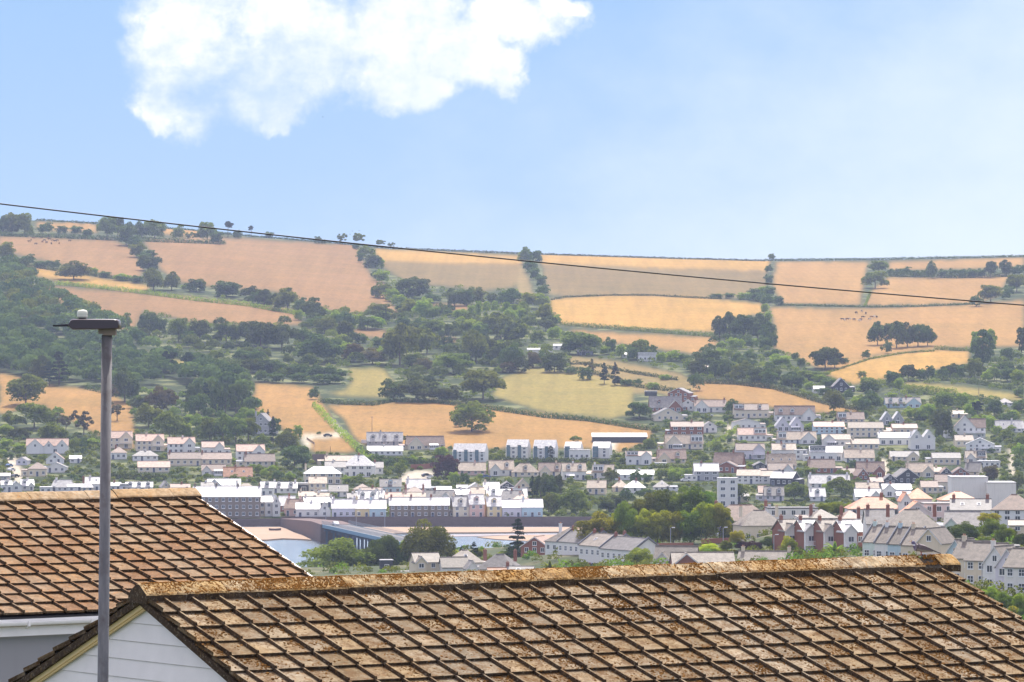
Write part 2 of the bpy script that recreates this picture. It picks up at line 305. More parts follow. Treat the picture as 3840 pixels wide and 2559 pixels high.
def build_hills():
    us = np.arange(-900, 4741, 9.0); nt = 190
    t = np.linspace(0, 1, nt)
    U, T = np.meshgrid(us, t); vs = v_sky(U); V = 1943+(vs-1943)*T
    D = D_far(U, V)
    X = np.empty_like(U); Z = np.empty_like(U)
    yc = (CY-V)/FPX; dy = math.cos(PITCH)-yc*math.sin(PITCH); dz = math.sin(PITCH)+yc*math.cos(PITCH)
    k = D/dy; X = (U-CX)/FPX*k; Z = CAMZ+dz*k; Y = D.copy()
    # rows in front (under the sea wall) and behind the crest
    rows = [(X[0], Y[0]-1.0, np.full_like(X[0], -4.0))]
    XS = [X[0]]; YS = [Y[0]-1]; ZS = [np.full_like(X[0], -4.)]
    XS += list(X); YS += list(Y); ZS += list(Z)
    for dd, dz_ in ((60, -2), (250, -22), (800, -110), (2200, -170)):
        XS.append(X[-1]*(1+dd/3620)); YS.append(Y[-1]+dd); ZS.append(np.maximum(Z[-1]+dz_, -3))
    XS = np.array(XS); YS = np.array(YS); ZS = np.array(ZS)
    ny, nx = XS.shape
    co = np.stack([XS, YS, ZS], -1).reshape(-1, 3)
    idx = np.arange(ny*nx).reshape(ny, nx)
    q = np.stack([idx[:-1, :-1], idx[:-1, 1:], idx[1:, 1:], idx[1:, :-1]], -1).reshape(-1, 4)
    me = bpy.data.meshes.new('hills'); n = len(q)
    me.vertices.add(len(co)); me.vertices.foreach_set('co', co.reshape(-1).astype(np.float32))
    me.loops.add(n*4); me.loops.foreach_set('vertex_index', q.reshape(-1).astype(np.int32))
    me.polygons.add(n); me.polygons.foreach_set('loop_start', np.arange(0, n*4, 4, dtype=np.int32)); me.polygons.foreach_set('loop_total', np.full(n, 4, np.int32))
    me.polygons.foreach_set('use_smooth', [True]*n)
    # land colour per vertex from the field polygons
    c = np.zeros((ny, nx, 4)); c[..., 3] = 1; c[..., :3] = FCOL['none']
    uv_u = U/S; uv_v = V/S
    wob = smooth_noise(uv_u, uv_v, 40, 3)*1.5
    for name in ('scrub', 'brown', 'tan', 'pink', 'gold', 'green', 'track'):
        for poly in FIELDS[name]:
            m = in_poly(uv_u+(wob if name != 'track' else 0), uv_v+(wob*.6 if name != 'track' else 0), poly)
            cc = np.array(FCOL[name]); sub = c[1:1+nt]; sub[m, :3] = cc
    nn = 1+.11*smooth_noise(uv_u, uv_v, 140, 5)+.08*smooth_noise(uv_u, uv_v*2, 37, 6)+.05*smooth_noise(uv_u*.6, uv_v*3, 14, 9); c[1:1+nt, :, :3] *= nn[..., None]
    c[1+nt:, :, :3] = FCOL['tan']
    for _ in range(2): c[2:nt, :, :3] = (c[1:nt-1, :, :3]+2*c[2:nt, :, :3]+c[3:nt+1, :, :3])/4
    c[:, 1:-1, :3] = (c[:, :-2, :3]+2*c[:, 1:-1, :3]+c[:, 2:, :3])/4
    a = me.color_attributes.new('land', 'FLOAT_COLOR', 'POINT'); a.data.foreach_set('color', c.reshape(-1).astype(np.float32))
    me.update()
    def f(g, P, b):
        at_ = g.new('ShaderNodeAttribute', attribute_name='land')
        n1 = g.noise(P, .02, 8, .65); n2 = g.noise(g.map(P, (.5, .12, .5)), 1.1, 6, .7)
        n3 = g.noise(g.map(P, (.02, .09, .02)), 1.0, 5, .6)
        c = g.mix(g.ramp(n1, .35, .7), at_.outputs[0], g.mix(1.0, at_.outputs[0], (.80, .86, .78), 'MULTIPLY'))
        c = g.mix(g.ramp(n2, .3, .75), c, g.mix(1.0, c, (.62, .64, .58), 'MULTIPLY'))
        c = g.mix(g.math('MULTIPLY', g.ramp(n3, .45, .7), .5), c, g.mix(1.0, c, (1.2, 1.14, 1.0), 'MULTIPLY'))
        st_ = g.new('ShaderNodeTexWave'); g.l.new(g.map(P, (.05, .16, .0)), st_.inputs[0]); st_.inputs['Scale'].default_value = 1; st_.inputs['Distortion'].default_value = 3; st_.inputs['Detail'].default_value = 3
        c = g.mix(g.math('MULTIPLY', st_.outputs[1], .16), c, g.mix(1.0, c, (.66, .68, .62), 'MULTIPLY'))
        n4 = g.noise(P, .06, 4, .6); sp = g.new('ShaderNodeSeparateColor'); g.l.new(at_.outputs[0], sp.inputs[0]); isn = g.ramp(sp.outputs[0], .12, .07)
        c = g.mix(g.math('MULTIPLY', isn, g.ramp(n4, .5, .62)), c, (.16, .17, .07))
        c = g.mix(g.math('MULTIPLY', g.ramp(g.noise(g.map(P, (.12, .04, .1)), 1, 7, .75), .5, .72), .35), c, g.mix(1.0, c, (.72, .74, .66), 'MULTIPLY'))
        bump(g, b, g.noise(P, .35, 6, .7), .6, .5)
        return c
    m = pmat('hill_land', (0, 0, 0), .95, .1, f); me.materials.append(m)
    tag(obj('hills', me), 'dry hillside of tan and golden fields rising behind the village', 'hillside', None, 'structure')
build_hills()

# ------------------------------------------------------------------ near bank: heights through known ground points
NEARPTS = [(at(u, v, D)) for u, v, D in [(3750,2240,800),(3300,2110,1000),(3100,2000,1080),(3650,1910,1110),(3000,2110,960),(2900,2075,1050),(2600,2050,1100),(2250,2150,1100),(2300,2190,1060),
           (1700,2190,1060),(1300,2170,1150),(1200,2190,1220),(1550,2150,1220),(2200,2090,1230),(3300,1925,1130),(3830,1950,1000),(3800,2290,740),(2500,2190,960),(3500,2030,1040),(3830,1905,1180),(2900,1930,1180)]]
NEARPTS += [Vector(p) for p in [(-20,0,58),(20,10,58),(0,40,55.5),(-15,60,54),(20,60,54),(0,120,44),(-60,100,44),(60,120,44),(0,250,30),(80,250,30),(-80,250,28),(0,450,20),(80,450,21),(-80,450,14),(0,650,13),(70,650,18),(-80,700,8),(150,800,20),(180,1100,27),(-150,1000,4),(-150,1280,2),(-60,1300,2),(0,1340,2),(60,1350,3)]]
NP = np.array([tuple(p) for p in NEARPTS])
def z_near(X, Y):
    X = np.asarray(X, float); Y = np.asarray(Y, float)
    sc = 18+.09*Y
    d2 = ((X[..., None]-NP[:, 0])**2+(Y[..., None]-NP[:, 1])**2)/sc[..., None]**2+.02
    wgt = 1/d2**2
    z = (wgt*NP[:, 2]).sum(-1)/wgt.sum(-1)
    bank = np.interp(X, [-300, -68, -56, -45, -20, 40, 200], [1165, 1170, 1240, 1290, 1350, 1368, 1368])
    k = np.clip((bank-Y)/14, 0, 1)
    return -3+(z+3)*k
def near(u, v, D):
    """point on the near bank at picture column u and distance D (v only checks)"""
    p = at(u, v, D); p.z = float(z_near(p.x, p.y)); return p
def grid_mesh(name, X, Y, Z, mat, smooth=True):
    ny, nx = X.shape; co = np.stack([X, Y, Z], -1).reshape(-1, 3); idx = np.arange(ny*nx).reshape(ny, nx)
    q = np.stack([idx[:-1, :-1], idx[:-1, 1:], idx[1:, 1:], idx[1:, :-1]], -1).reshape(-1, 4); n = len(q)
    me = bpy.data.meshes.new(name); me.vertices.add(len(co)); me.vertices.foreach_set('co', co.reshape(-1).astype(np.float32))
    me.loops.add(n*4); me.loops.foreach_set('vertex_index', q.reshape(-1).astype(np.int32))
    me.polygons.add(n); me.polygons.foreach_set('loop_start', np.arange(0, n*4, 4, dtype=np.int32)); me.polygons.foreach_set('loop_total', np.full(n, 4, np.int32))
    if smooth: me.polygons.foreach_set('use_smooth', [True]*n)
    me.materials.append(mat); me.update(); return me
def f(g, P, b):
    n = g.noise(P, .05, 6, .6); n2 = g.noise(P, .5, 5)
    c = g.mix(g.ramp(n, .5, .66), (.045, .065, .022), (.17, .15, .08)); return g.mix(g.math('MULTIPLY', n2, .25), c, (.2, .19, .15))
M_near = pmat('near_ground', (0, 0, 0), .95, .1, f)
def build_near():
    X, Y = np.meshgrid(np.arange(-300, 301, 5.0), np.concatenate([np.arange(-30, 200, 6.0), np.arange(200, 1401, 6.0)]))
    tag(obj('ground', grid_mesh('ground', X, Y, z_near(X, Y), M_near)), 'near town ground sloping down to the river', 'ground', None, 'structure')
# water: tidal river
def f(g, P, b):
    n = g.noise(g.map(P, (.25, .9, 1)), 1.0, 6, .6); n2 = g.noise(g.map(P, (.02, .05, 1)), 1.0, 4)
    bump(g, b, n, .25, .45); b.inputs['IOR'].default_value = 1.33
    return g.mix(n2, (.13, .19, .24), (.22, .27, .30))
mb = MB(); mb.face([(-2400, -30, 0), (2400, -30, 0), (2400, 5900, 0), (-2400, 5900, 0)])
tag(build(mb, 'river', pmat('river_water', (0, 0, 0), .16, .5, f)), 'blue tidal river below the sea wall', 'river', None, 'structure')
def sea(u, v, z): return at(u, v, (CAMZ-z)*FPX/(v-VH))
def f(g, P, b):
    n = g.noise(g.map(P, (.05, .16, 1)), 1, 6); return g.mix(n, (.28, .19, .13), (.42, .31, .22))
M_sand = pmat('sand', (0, 0, 0), .9, .2, f)
M_wet = pmat('wet_sand', (.26, .2, .17), .35, .4)
def beach(pts, z, mat, label):
    bm = bmesh.new(); vs = [bm.verts.new(sea(u, v, z)) for u, v in pts]; fc = bm.faces.new(vs)
    r = bmesh.ops.extrude_face_region(bm, geom=[fc]); 
    for e in r['geom']:
        if isinstance(e, bmesh.types.BMVert): e.co.z -= z+.5
    bmesh.ops.recalc_face_normals(bm, faces=bm.faces); bmesh.ops.triangulate(bm, faces=bm.faces)
    me = bpy.data.meshes.new('beach'); bm.to_mesh(me); bm.free(); me.materials.append(mat)
    tag(obj('beach', me), label, 'beach', None, 'structure')
beach([(880,1977),(1052,1976.5),(1075,1984),(1100,1996),(1135,2008),(1168,2024),(1120,2021),(1060,2019),(1000,2024),(930,2025),(880,2030)], .45, M_sand, 'pinkish sand beach in the harbour corner left of the bridge')
beach([(1190,1977),(2600,1977),(2600,1992),(2200,1993),(1900,1996),(1700,1997),(1560,1997),(1400,2004),(1300,1997),(1220,1990)], .45, M_sand, 'sand beach along the foot of the sea wall')
beach([(1790,2014),(1900,2008),(2100,2006),(2500,2010),(2500,2040),(2150,2036),(2000,2030),(1860,2022)], .25, M_sand, 'low sandbank in the river right of the dark conifer')
beach([(1400,2010),(1700,2005),(1900,2003),(2600,1999),(2600,2002),(1900,2007),(1790,2011),(1600,2014)], .12, M_wet, 'wet sand edge below the beach')

# ------------------------------------------------------------------ sea wall, causeway, bridge
def f(g, P, b):
    n = g.noise(P, .8, 6, .7); br = g.noise(g.map(P, (1, 1, 3)), .9, 3)
    return g.mix(g.math('MULTIPLY', g.math('ADD', n, br), .5), (.1, .075, .07), (.24, .18, .165))
M_seawall = pmat('seawall_stone', (0, 0, 0), .95, .1, f)
def wall_run(name, pts, thick, label, cat, mat=M_seawall, cop=True):
    """pts: (x,y,z0,z1) in metres"""
    mb = MB()
    for k in range(len(pts)-1):
        a = pts[k]; c = pts[k+1]; d = Vector((c[0]-a[0], c[1]-a[1], 0)); n = Vector((-d.y, d.x, 0)).normalized()*thick
        A = [Vector((a[0], a[1], a[2])), Vector((c[0], c[1], c[2])), Vector((c[0], c[1], c[3])), Vector((a[0], a[1], a[3]))]
        mb.prism(A, (0, 0, 0), n)
    o = build(mb, name, mat); tag(o, label, cat)
    return o
xr = at(2700, 1943, 1606.5).x; xl = at(1054, 1943, 1606.5).x
wall_run('sea_wall', [(xl, 1606, -1, 3.6), (xr, 1606, -1, 3.6)], .6, 'long dark red-brown stone sea wall below the terraces', 'sea wall')
wall_run('quay_wall', [(at(640, 1943, 1606.5).x, 1606, -1, 2.9), (xl-.02, 1606, -1, 2.9)], .6, 'lower quay wall behind the beach left of the bridge', 'quay wall')
A0 = at(1054, 1980, 1604); A1 = at(1207, 1965, 1462)
dirc = Vector((A1.x-A0.x, A1.y-A0.y, 0)).normalized(); nrm = Vector((dirc.y, -dirc.x, 0))
if nrm.x < 0: nrm = -nrm
mb = MB(); W = 11.0; N = 8
for k in range(N):
    a, c = k/N, (k+1)/N
    za = 3.0+3.2*min(1, a*1.3); zc = 3.0+3.2*min(1, c*1.3)
    p = A0.lerp(A1, a); q = A0.lerp(A1, c)
    ring = [(p.x, p.y, -1), (q.x, q.y, -1), (q.x, q.y, zc), (p.x, p.y, za)]
    mb.prism([Vector(r) for r in ring], (0, 0, 0), nrm*W)
build_c = build(mb, 'causeway', M_seawall); tag(build_c, 'stone causeway carrying the road out to the bridge', 'causeway')
M_asph = pmat('asphalt_pale', (.16, .155, .155), .9, .2); M_bblue = pmat('bridge_blue', (.12, .22, .3), .6); M_rail = pmat('rail_grey_blue', (.25, .29, .33), .7); M_pier = pmat('pier_dark', (.1, .13, .17), .8)
B0 = Vector((A1.x, A1.y, 6.3)); B1 = at(1500, 2030, 1325); B1.z = 6.3; bd = (B1-B0).normalized(); B1 = B0+bd*165
bn = Vector((-bd.y, bd.x, 0)); bn = bn if bn.x > 0 else -bn
br = empty('road_bridge', B0); tag(br, 'low road bridge with blue girders and dark piers over the river', 'bridge')
def loc(p): return Vector(p)-B0
mb = MB(); mb.prism([loc(B0+Vector((0, 0, -.35))), loc(B1+Vector((0, 0, -.35))), loc(B1), loc(B0)], bn*.3, bn*9.2); build(mb, 'deck', M_asph, br)
mb = MB()
for off in (0.0, 9.2): mb.prism([loc(B0+Vector((0, 0, -1.05))), loc(B1+Vector((0, 0, -1.05))), loc(B1+Vector((0, 0, .12))), loc(B0+Vector((0, 0, .12)))], bn*off, bn*(off+.28))
build(mb, 'girder', M_bblue, br)
for off in (0.05, 9.3):
    mb = MB(); L = (B1-B0).length; n = int(L/2)
    for k in range(n+1):
        p = loc(B0)+bd*(L*k/n)+bn*off; mb.box(p.x-.06, p.x+.06, p.y-.06, p.y+.06, .25, 1.35)
    for z in (.6, .95, 1.32): mb.prism([loc(B0)+Vector((0, 0, z)), loc(B1)+Vector((0, 0, z)), loc(B1)+Vector((0, 0, z+.08)), loc(B0)+Vector((0, 0, z+.08))], bn*off, bn*(off+.07))
    build(mb, 'railing', M_rail, br)
for k in range(12):
    p = loc(B0)+bd*(4+k*13.5); mb = MB()
    for off in (1, 4.6, 8.2):
        q = p+bn*off; mb.box(q.x-.35, q.x+.35, q.y-.35, q.y+.35, -9, -1.5)
    q = p+bn*4.6; Mx = Matrix.Translation(q) @ Matrix.Rotation(math.atan2(bn.y, bn.x), 4, 'Z'); mb.box(-4.5, 4.5, -.4, .4, -2.1, -1.5, 0, Mx)
    build(mb, 'pier', M_pier, br)
mb = MB(); q = loc(B0); Mx = Matrix.Translation(q) @ Matrix.Rotation(math.atan2(bn.y, bn.x), 4, 'Z'); mb.box(-.6, 10.4, -.6, 1.2, -7.4, .1, 0, Mx); build(mb, 'abutment', M_seawall, br)
# embankment on the near shore that carries the far end of the bridge
wall_run('near_quay_wall', [(-20, 1352, -1, 2.4), (45, 1366, -1, 2.4)], .8, 'low grey quay wall on the near river bank', 'quay wall', M_asph)

# ------------------------------------------------------------------ foreground: two tiled roofs
def tilemat(name, c1, c2, lich, warm):
    def f(g, P, b):
        at_ = g.new('ShaderNodeAttribute', attribute_name='tint'); T = at_.outputs['Fac']
        n = g.noise(P, 9, 8, .7); n2 = g.noise(P, 38, 6, .75); n3 = g.noise(P, 1.1, 4)
        c = g.mix(T, c1, c2)
        c = g.mix(g.ramp(n3, .4, .62), c, g.mix(1.0, c, warm, 'MULTIPLY'))
        c = g.mix(g.ramp(n, .38, .66), c, g.mix(1.0, c, (.5, .44, .36), 'MULTIPLY'))
        c = g.mix(g.math('MULTIPLY', g.ramp(n2, .55, .68), .55), c, (.5, .44, .32))
        c = g.mix(g.math('MULTIPLY', g.ramp(g.noise(g.map(P, (1, 1, 1), (5, 2, 9)), 16, 6, .65), .56, .66), .8), c, lich)
        c = g.mix(g.math('MULTIPLY', g.ramp(g.noise(g.map(P, (1, 1, 1), (2, 7, 1)), 60, 4, .7), .6, .7), .7), c, (.05, .04, .03))
        mz = g.math('ADD', g.math('MULTIPLY', g.noise(P, 7, 3), .5), g.math('MULTIPLY', g.noise(P, 45, 5, .7), .5))
        c = g.mix(g.math('MULTIPLY', g.ramp(mz, .5, .56), MOSSY[0]), c, g.mix(n2, (.06, .032, .012), (.2, .11, .04)))
        bump(g, b, g.math('ADD', n2, g.math('MULTIPLY', n, .6)), .012, .8)
        return c
    return pmat(name, (0, 0, 0), .9, .2, f)
MOSSY = [.95]
M_tileF = tilemat('tile_front', (.22, .18, .125), (.40, .335, .24), (.2, .1, .03), (.88, .76, .55))
MOSSY[0] = .25
M_tileR = tilemat('tile_rear', (.23, .13, .068), (.33, .25, .165), (.38, .16, .04), (1.0, .82, .6))
MOSSY[0] = .6
M_ridgeF = tilemat('ridge_front', (.5, .38, .2), (.6, .5, .34), (.42, .2, .035), (1.0, .8, .5))
MOSSY[0] = .15
M_ridgeR = tilemat('ridge_rear', (.5, .38, .24), (.55, .44, .3), (.5, .25, .08), (1.0, .88, .7))
M_edge = tilemat('tile_edge_shade_algae', (.065, .047, .032), (.105, .08, .055), (.16, .11, .05), (.9, .8, .7))  # rib sides, tile fronts, cap lips: shade painted into the colour, plus algae
M_mortar = pmat('old_mortar', (.1, .085, .065), .95, .1)
M_moss = leafmat('moss', (.085, .042, .014), (.25, .135, .045), .05)
TW, TG = .30, .3166
def roof_frame(Y0, u0, v0, a, th):
    P0 = Vector(((u0-CX)*Y0/FPX, Y0, CAMZ-(v0-VH)*Y0/FPX))
    r = Vector((math.cos(a), math.sin(a), 0)); s = Vector((math.sin(a)*math.cos(th), -math.cos(a)*math.cos(th), -math.sin(th)))
    return P0, r, s, s.cross(r)
def tiles(name, P0, r, s, n, k0, k1, smin, smax, rows, base, parent, mat, seed, skirt=.03):
    rg = random.Random(seed); vs = []; fs = []; tint = []; mi = []
    prof = [(-.024, -.006), (-.022, .034), (-.006, .036), (.008, .002), (.15, .0005), (.271, .0)]
    for row in rows:
        for k in range(k0, k1+1):
            tn = rg.random(); js = rg.uniform(-.004, .004); jn = rg.uniform(-.003, .004); jt = rg.uniform(-.006, .006); tw = rg.uniform(-.004, .004)
            pr = []
            for (x, z) in prof:
                X = k*TW+x
                pr.append((min(max(X, smin), smax), z))
            if pr[-1][0]-pr[0][0] < .02: continue
            i = len(vs)
            for (tt, nn) in ((row*TG+jt, .016), ((row-1)*TG-.02, -.014)):
                for q, (X, z) in enumerate(pr):
                    vs.append(P0+r*(X+js)+s*tt+n*(z+nn+jn+tw*(X-k*TW)/.3)-base); tint.append(tn)
            m = len(pr)
            for q, (X, z) in enumerate(pr):
                vs.append(P0+r*(X+js)+s*(row*TG+jt-.002)+n*(z+.016+jn-skirt-(z*.6 if z > .01 else 0))-base); tint.append(tn*.4)
            for q in range(m-1):
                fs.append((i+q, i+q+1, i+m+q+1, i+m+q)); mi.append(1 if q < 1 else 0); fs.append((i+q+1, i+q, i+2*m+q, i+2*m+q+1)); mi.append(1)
            # right edge of an open verge
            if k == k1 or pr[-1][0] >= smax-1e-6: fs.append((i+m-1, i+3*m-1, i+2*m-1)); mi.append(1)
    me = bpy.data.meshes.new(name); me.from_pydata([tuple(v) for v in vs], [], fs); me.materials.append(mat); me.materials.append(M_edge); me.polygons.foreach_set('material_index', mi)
    a = me.color_attributes.new('tint', 'FLOAT_COLOR', 'POINT'); a.data.foreach_set('color', np.repeat(np.array(tint, np.float32), 4))
    me.update(); return obj(name, me, parent, (0, 0, 0))
def ridge_caps(name, P0, r, s, n, rt, caps, base, parent, mat, amp, seed):
    """caps: list of (s0,s1). rt = ridge position along the slope in metres"""
    rg = random.Random(seed); O = P0+s*rt; h = Vector((s.x, s.y, 0)).normalized(); tan = -s.z/math.hypot(s.x, s.y)
    vs = []; fs = []; tint = []; mi = []
    prof = [(-.165, -.165*tan-.02), (-.165, -.012), (-.155, .004), (-.09, .05), (-.028, .088), (0, .094), (.028, .088), (.09, .05), (.155, .004), (.167, -.014), (.163, -.165*tan-.02)]
    for (a, c) in caps:
        m = max(2, int((c-a)/.02)); i0 = len(vs); tn = rg.random(); dz = rg.uniform(-.006, .006); tl = rg.uniform(-.01, .01)
        for j in range(m+1):
            x = a+(c-a)*j/m; end = .004 if j in (0, m) else 0
            for q, (hh, z) in enumerate(prof):
                nz = amp*(math.sin(x*41+q*2.1+seed)+math.sin(x*97+q*3.7)*.8+rg.uniform(-1, 1))*.5 if 0 < q < len(prof)-1 else 0
                vs.append(O+r*x+h*(hh+nz*.5*(1 if hh > 0 else -1))+Vector((0, 0, z+dz+tl*(x-a)+nz-end))-base); tint.append(tn)
        m1 = len(prof)
        for j in range(m):
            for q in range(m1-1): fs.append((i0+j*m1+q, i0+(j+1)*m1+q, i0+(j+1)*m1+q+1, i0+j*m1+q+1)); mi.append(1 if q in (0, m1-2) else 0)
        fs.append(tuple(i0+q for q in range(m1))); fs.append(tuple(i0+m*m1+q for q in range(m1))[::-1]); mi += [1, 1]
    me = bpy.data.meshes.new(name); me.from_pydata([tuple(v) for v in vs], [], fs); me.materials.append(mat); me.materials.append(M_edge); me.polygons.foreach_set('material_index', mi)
    a = me.color_attributes.new('tint', 'FLOAT_COLOR', 'POINT'); a.data.foreach_set('color', np.repeat(np.array(tint, np.float32), 4))
    me.update(); o = obj(name, me, parent); return o

# --- front house
FP, Fr, Fs, Fn = roof_frame(39.4876, 675.11, 2299.5, .625179, .383662)
RT = -1.42*TG; TH = .383662
Fh = Vector((Fs.x, Fs.y, 0)).normalized(); FO = FP+Fs*RT     # ridge line origin on the roof planes
FB = FO+Fr*5+Vector((0, 0, -6.5)); FB.z = 54.5
fh = empty('front_house', FB); tag(fh, 'nearest house with mossy grey-brown tiled roof and white boarded gable', 'house')
s0, s1 = -.19, 32*TW+.11
tiles('roof', FP, Fr, Fs, Fn, -1, 32, s0, s1, range(0, 23), FB, fh, M_tileF, 1)
# the slope on the far side
Fs2 = Vector((-Fs.x, -Fs.y, Fs.z)); Fn2 = Fs2.cross(-Fr); Fn2 = Fn2 if Fn2.z > 0 else -Fn2
P2 = FO-Fs2*RT
tiles('rear_roof', P2, Fr, Fs2, Fn2, -1, 32, s0, s1, range(0, 20), FB, fh, M_tileF, 2, .05)
caps = []; x = s0-.02
while x < 31.0*TW: caps.append((x+.001, min(x+.447, 31.25*TW))); x += .45
caps.append((32.0*TW, 32*TW+.27))
ridge_caps('ridge_cap', FP, Fr, Fs, Fn, RT, caps, FB, fh, M_ridgeF, .004, 3)
ridge_caps('ridge_mortar', FP, Fr, Fs, Fn, RT+.01, [(31.2*TW, 32.02*TW)], FB+Vector((0, 0, .025)), fh, M_mortar, .01, 5)
# underside decking, gable boards, bargeboards, verge mortar
def Fpt(x, hh, z): return FO+Fr*x+Fh*hh+Vector((0, 0, z))-FB
tan = math.tan(TH); HW = 6.6
M_board = pmat('white_boarding', (.84, .81, .78), .55, .3); M_stain = pmat('board_joint', (.5, .36, .2), .9); M_yel = pmat('cream_yellow_paint', (.78, .6, .3), .6)
mb = MB(); xw = s0+.10; z = -.12; bh = .173; i = 0
while z > -HW*tan-.2:
    zt, zb = z, z-bh+.004
    ht = min(HW, max(0, (-zt-.1)/tan)); hb = min(HW, max(0, (-zb-.1)/tan))
    a = [Fpt(xw, -hb, zb), Fpt(xw, hb, zb), Fpt(xw, ht, zt), Fpt(xw, -ht, zt)]
    a[0] = a[0]-Fr*.012; a[1] = a[1]-Fr*.012
    mb.face(a, 0); mb.face([a[1], a[0], a[0]+Fr*.02+Vector((0, 0, -.004)), a[1]+Fr*.02+Vector((0, 0, -.004))], 1)
    z -= bh
build(mb, 'gable_boarding', [M_board, M_stain], fh)
mb = MB()
for sg in (-1, 1): mb.prism([Fpt(xw+.03, 0, -.12), Fpt(xw+.03, sg*HW, -HW*tan-.12), Fpt(xw+.03, sg*HW, -5.5), Fpt(xw+.03, 0, -5.5)], (0, 0, 0), Fr*.2)
Lw = s1-.12-xw
for sg in (-1, 1): mb.prism([Fpt(xw+.26, sg*(HW-.25), -5.5), Fpt(xw+.26, sg*(HW-.25), -HW*tan-.1), Fpt(xw+.26, sg*(HW-.45), -HW*tan-.1), Fpt(xw+.26, sg*(HW-.45), -5.5)], (0, 0, 0), Fr*(Lw-.4))
mb.prism([Fpt(s1-.3, 0, -.12), Fpt(s1-.3, HW, -HW*tan-.12), Fpt(s1-.3, HW, -5.5), Fpt(s1-.3, -HW, -5.5), Fpt(s1-.3, -HW, -HW*tan-.12)], (0, 0, 0), Fr*.2)
build(mb, 'wall', WALL['W'][1], fh)
def rake(sg, x0, x1, d0, d1, mat, name, h1=HW):
    mb = MB(); mb.prism([Fpt(x0, 0, -d0), Fpt(x0, sg*h1, -d0-h1*tan), Fpt(x0, sg*h1, -d1-h1*tan), Fpt(x0, 0, -d1)], (0, 0, 0), Fr*(x1-x0)); return build(mb, name, mat, fh)
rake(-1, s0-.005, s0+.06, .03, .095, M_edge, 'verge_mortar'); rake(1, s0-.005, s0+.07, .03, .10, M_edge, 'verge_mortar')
rake(1, s1-.1, s1-.03, .03, .1, M_mortar, 'verge_mortar')
rake(-1, s0+.035, s0+.05, .095, .14, M_yel, 'bargeboard'); rake(-1, s0+.05, s0+.075, .14, .157, M_yel, 'bargeboard_bead')
# moss: countless clumps
def vnoise(x, y, seed):
    xi = np.floor(x).astype(int); yi = np.floor(y).astype(int); fx = x-xi; fy = y-yi; fx = fx*fx*(3-2*fx); fy = fy*fy*(3-2*fy)
    def h(a, b): n = np.sin(a*127.1+b*311.7+seed*74.7)*43758.5453; return n-np.floor(n)
    return (h(xi, yi)*(1-fx)+h(xi+1, yi)*fx)*(1-fy)+(h(xi, yi+1)*(1-fx)+h(xi+1, yi+1)*fx)*fy
def clumps(c, ax, bx, nx, rad, hgt, rg):
    """c (n,3) centres -> domed six-sided clumps as quads"""
    n = len(c); ang = np.arange(6)*math.pi/3; j = rg.uniform(.6, 1.35, (n, 6)); o = []; m = []
    for q, a in enumerate(ang):
        d = ax*math.cos(a)+bx*math.sin(a); rr = (rad*j[:, q])[:, None]
        o.append(c+d*rr); m.append(c+d*rr*.6+nx*(hgt*rg.uniform(.7, 1.15, n))[:, None])
    F = [np.stack([o[q], o[(q+1) % 6], m[(q+1) % 6], m[q]], 1) for q in range(6)]+[np.stack([m[0], m[1], m[2], m[3]], 1), np.stack([m[0], m[3], m[4], m[5]], 1)]
    return np.concatenate(F), np.tile(rg.random(n), 8)
def moss(name, P0, r, s, n, sr, tr, base, parent, N, seed):
    rg = np.random.default_rng(seed); x = rg.uniform(*sr, N*7); t = rg.uniform(*tr, N*7)
    fx = (x/TW) % 1; ft = (t/TG) % 1; k = np.floor(x/TW); row = np.ceil(t/TG)
    th = np.sin(k*12.9898+row*78.233)*43758.5453; th -= np.floor(th)
    big = vnoise(x*.55, t*.8, 3); v = .42*vnoise(x*10, t*8, 1)+.28*vnoise(x*31, t*28, 2)+.30*rg.random(N*7)
    thr = .64-.17*th-.16*np.exp(-np.maximum(t, 0)/1.6)-.14*big+.17*ft-.012*np.clip(x, 0, 9)
    ok = (fx < .93) & (fx > .04) & ((v > thr) | (rg.random(N*7) < .012)); x, t = x[ok][:N], t[ok][:N]
    z = -.014+.03*((t/TG) % 1)
    c = np.array(P0-base)+np.outer(x, r)+np.outer(t, s)+np.outer(z-.003, n)
    m = len(x); rad = rg.uniform(.004, .0125, m)*np.where(rg.random(m) < .1, 1.6, 1); hgt = rad*rg.uniform(.4, .9, m)
    Q, T = clumps(c, np.array(r), np.array(s), np.array(n), rad, hgt, rg)
    o = obj(name, quads(name, Q, M_moss, np.stack([T, T, T, T*0+1], -1)), parent); o['kind'] = 'stuff'; return o
moss('moss', FP, Fr, Fs, Fn, (s0, s1), (-.9*TG, 19*TG), FB, fh, 90000, 11)
# moss on the ridge caps
rg = np.random.default_rng(5); N_ = 34000; x = rg.uniform(s0, 32.4*TW, N_); hh = rg.uniform(-.02, .16, N_)
v = .3*vnoise(x*6, hh*20, 4)+.3*vnoise(x*40, hh*60, 6)+.4*rg.random(N_); ok = v > (.40+.2*vnoise(x*.8, x*0, 9)+np.where(x > 27*TW, .1, 0)); x = x[ok]; hh = hh[ok]
z = .1-np.maximum(0, np.abs(hh)-.02)*.68-.006; a_ = np.array(Fr); h_ = np.array(Fh)
c = np.array(FO-FB)+np.outer(x, Fr)+np.outer(hh, Fh); c[:, 2] += z
rad = rg.uniform(.003, .009, len(x)); Q, T = clumps(c, a_, h_*.83-np.array((0, 0, .55)), h_*.55+np.array((0, 0, .83)), rad, rad*.8, rg)
M_moss2 = leafmat('ridge_moss_orange', (.13, .065, .015), (.42, .24, .06), .05)
o = obj('ridge_moss', quads('ridge_moss', Q, M_moss2, np.stack([T, T, T, T*0+1], -1)), fh); o['kind'] = 'stuff'

